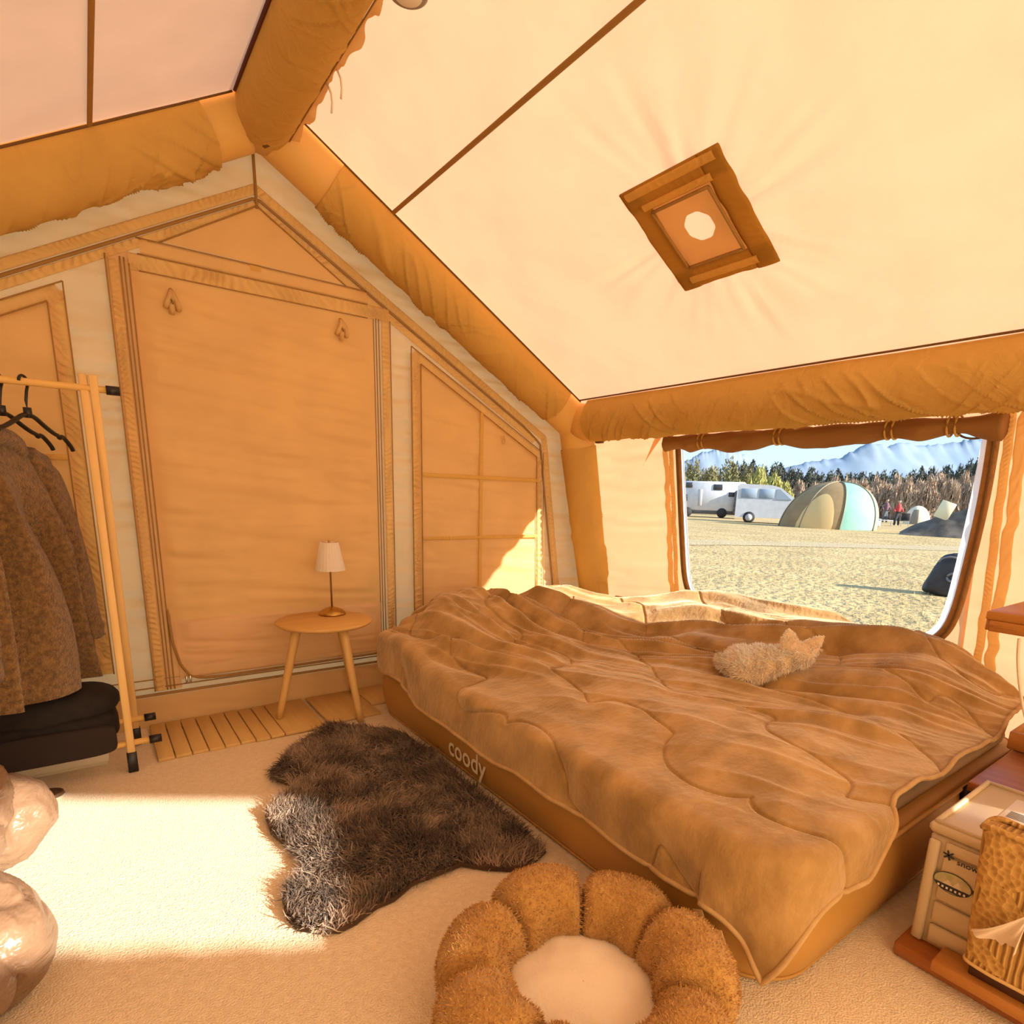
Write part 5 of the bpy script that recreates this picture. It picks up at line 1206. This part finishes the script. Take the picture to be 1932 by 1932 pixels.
# camp gear and two campers by the tents
def person(px, py, hp, shirt, trouser, label, sit):
    o, s = site('person', px, py, label, 'person', turn=.3); H_ = hp*s/(.75 if sit else 1.0)
    if sit: J = {'pel': (0, 0, .27), 'ch': (.01, .03, .52), 'nk': (.02, .02, .60), 'hd': (.02, .0, .70), 'lk': (-.10, -.26, .28), 'rk': (.10, -.26, .28), 'lf': (-.10, -.28, .02), 'rf': (.10, -.28, .02), 'le': (-.16, -.06, .42), 're': (.16, -.06, .42), 'lh': (-.10, -.22, .36), 'rh': (.10, -.22, .36)}
    else: J = {'pel': (0, 0, .52), 'ch': (0, 0, .76), 'nk': (0, 0, .84), 'hd': (0, -.01, .94), 'lk': (-.06, -.02, .28), 'rk': (.06, .02, .28), 'lf': (-.07, 0, .02), 'rf': (.08, 0, .02), 'le': (-.15, 0, .64), 're': (.15, 0, .64), 'lh': (-.14, -.10, .54), 'rh': (.14, -.10, .54)}
    J = {k: np.array(v)*H_ for k, v in J.items()}
    def limb(mb, pts, rs): mb.tube(smooth_path(np.array(pts)), np.interp(np.linspace(0, 1, len(smooth_path(np.array(pts)))), np.linspace(0, 1, len(rs)), np.array(rs)*H_), 10)
    b = MB(); limb(b, [J['pel'], J['ch'], J['nk']], [.085, .10, .05]); 
    for sd in 'lr':
        limb(b, [J['pel'], J[sd+'k'], J[sd+'f']], [.065, .05, .035]); limb(b, [J['ch'], J[sd+'e'], J[sd+'h']], [.045, .036, .028])
    b.grid(ellips(J['hd'], np.array([.058, .066, .075])*H_, 14), cu=True)
    bo = b.build('person_body', shirt, o, local=True); rmm = bo.modifiers.new('r', 'REMESH'); rmm.mode = 'VOXEL'; rmm.voxel_size = .02*H_
    apply_mods(bo); bo.data.polygons.foreach_set('use_smooth', [True]*len(bo.data.polygons))
    if not bo.data.materials: bo.data.materials.append(shirt)
    for mt in (trouser, pbr('skin_%d' % px, (.55, .34, .24), None, .7), pbr('hair_%d' % px, (.03, .02, .015), None, .7)): bo.data.materials.append(mt)
    for p_ in bo.data.polygons:
        c = p_.center
        p_.material_index = 3 if c.z > J['hd'][2]+.02*H_ else 2 if c.z > J['nk'][2]+.01*H_ else 1 if (c.z < J['pel'][2]+.03*H_ and abs(c.x) < .13*H_) else 0
    return o
person(1690, 992, 48, pbr('red_jacket', (.45, .05, .05), None, .8), pbr('dark_trousers', (.03, .03, .04), None, .8), 'person in a red jacket standing by the dome tent', False)
person(1668, 986, 44, pbr('plum_jacket', (.16, .08, .10), None, .8), pbr('grey_trousers', (.12, .12, .13), None, .8), 'person in a dark plum jacket standing by the dome tent', False)
ctb, s = site('camp_table', 1662, 992, 'low white folding camp table by the dome tent', 'table')
MB().box((0, .2, .36), (1.3, .6, .04), .01).build('table_top', WHT, ctb, local=True)
for x_ in (-.55, .55):
    for y_ in (-.05, .45): MB().box((x_, y_, .17), (.04, .04, .34), .005).build('leg', GRYP, ctb, local=True)
cbx, s = site('cooler_box', 1648, 994, 'white cooler box on the grass beside the mint tent panel', 'cooler')
MB().box((0, .2, .22), (.7, .4, .40), .04).build('cooler_body', WHT, cbx, local=True); MB().box((0, .2, .45), (.74, .44, .08), .03).build('cooler_lid', pbr('blue_grey_lid', (.40, .46, .55), None, .5), cbx, local=True)
st2, s = site('small_tent', 1728, 989, 'small pale tent behind the person in red', 'tent')
w, h = 44*s, 34*s
MB().grid(np.array([[(w/2*math.cos(a_)*math.cos(f), w*.4*math.sin(a_)*math.cos(f), h*math.sin(f)) for f in np.linspace(0, math.pi/2, 12)] for a_ in np.linspace(0, 2*math.pi, 24)])).build('canopy', pbr('pale_tent_cloth', (.80, .68, .50), (.70, .58, .42), .8, 1.5), st2, local=True)
MB().grid(np.array([[(w/2*1.01*math.cos(a_)*math.cos(f), w*.4*1.01*math.sin(a_)*math.cos(f), h*1.01*math.sin(f)) for f in np.linspace(0, .9, 8)] for a_ in np.linspace(4.2, 4.8, 8)])).build('tent_door', pbr('tent_door_cloth', (.25, .2, .15), None, .8), st2, local=True)
chd, s = site('camp_chair', 1706, 993, 'dark camp chair next to the person in red', 'chair')
MB().box((0, .1, .38), (.5, .45, .04), .02).build('seat', pbr('dark_canvas', (.04, .035, .035), None, .9), chd, local=True); MB().box((0, .32, .62), (.5, .04, .5), .02).build('backrest', pbr('dark_canvas2', (.04, .035, .035), None, .9), chd, local=True)
for x_ in (-.22, .22):
    for y_ in (-.1, .3): MB().box((x_, y_, .18), (.03, .03, .36), .005).build('leg', GRYP, chd, local=True)
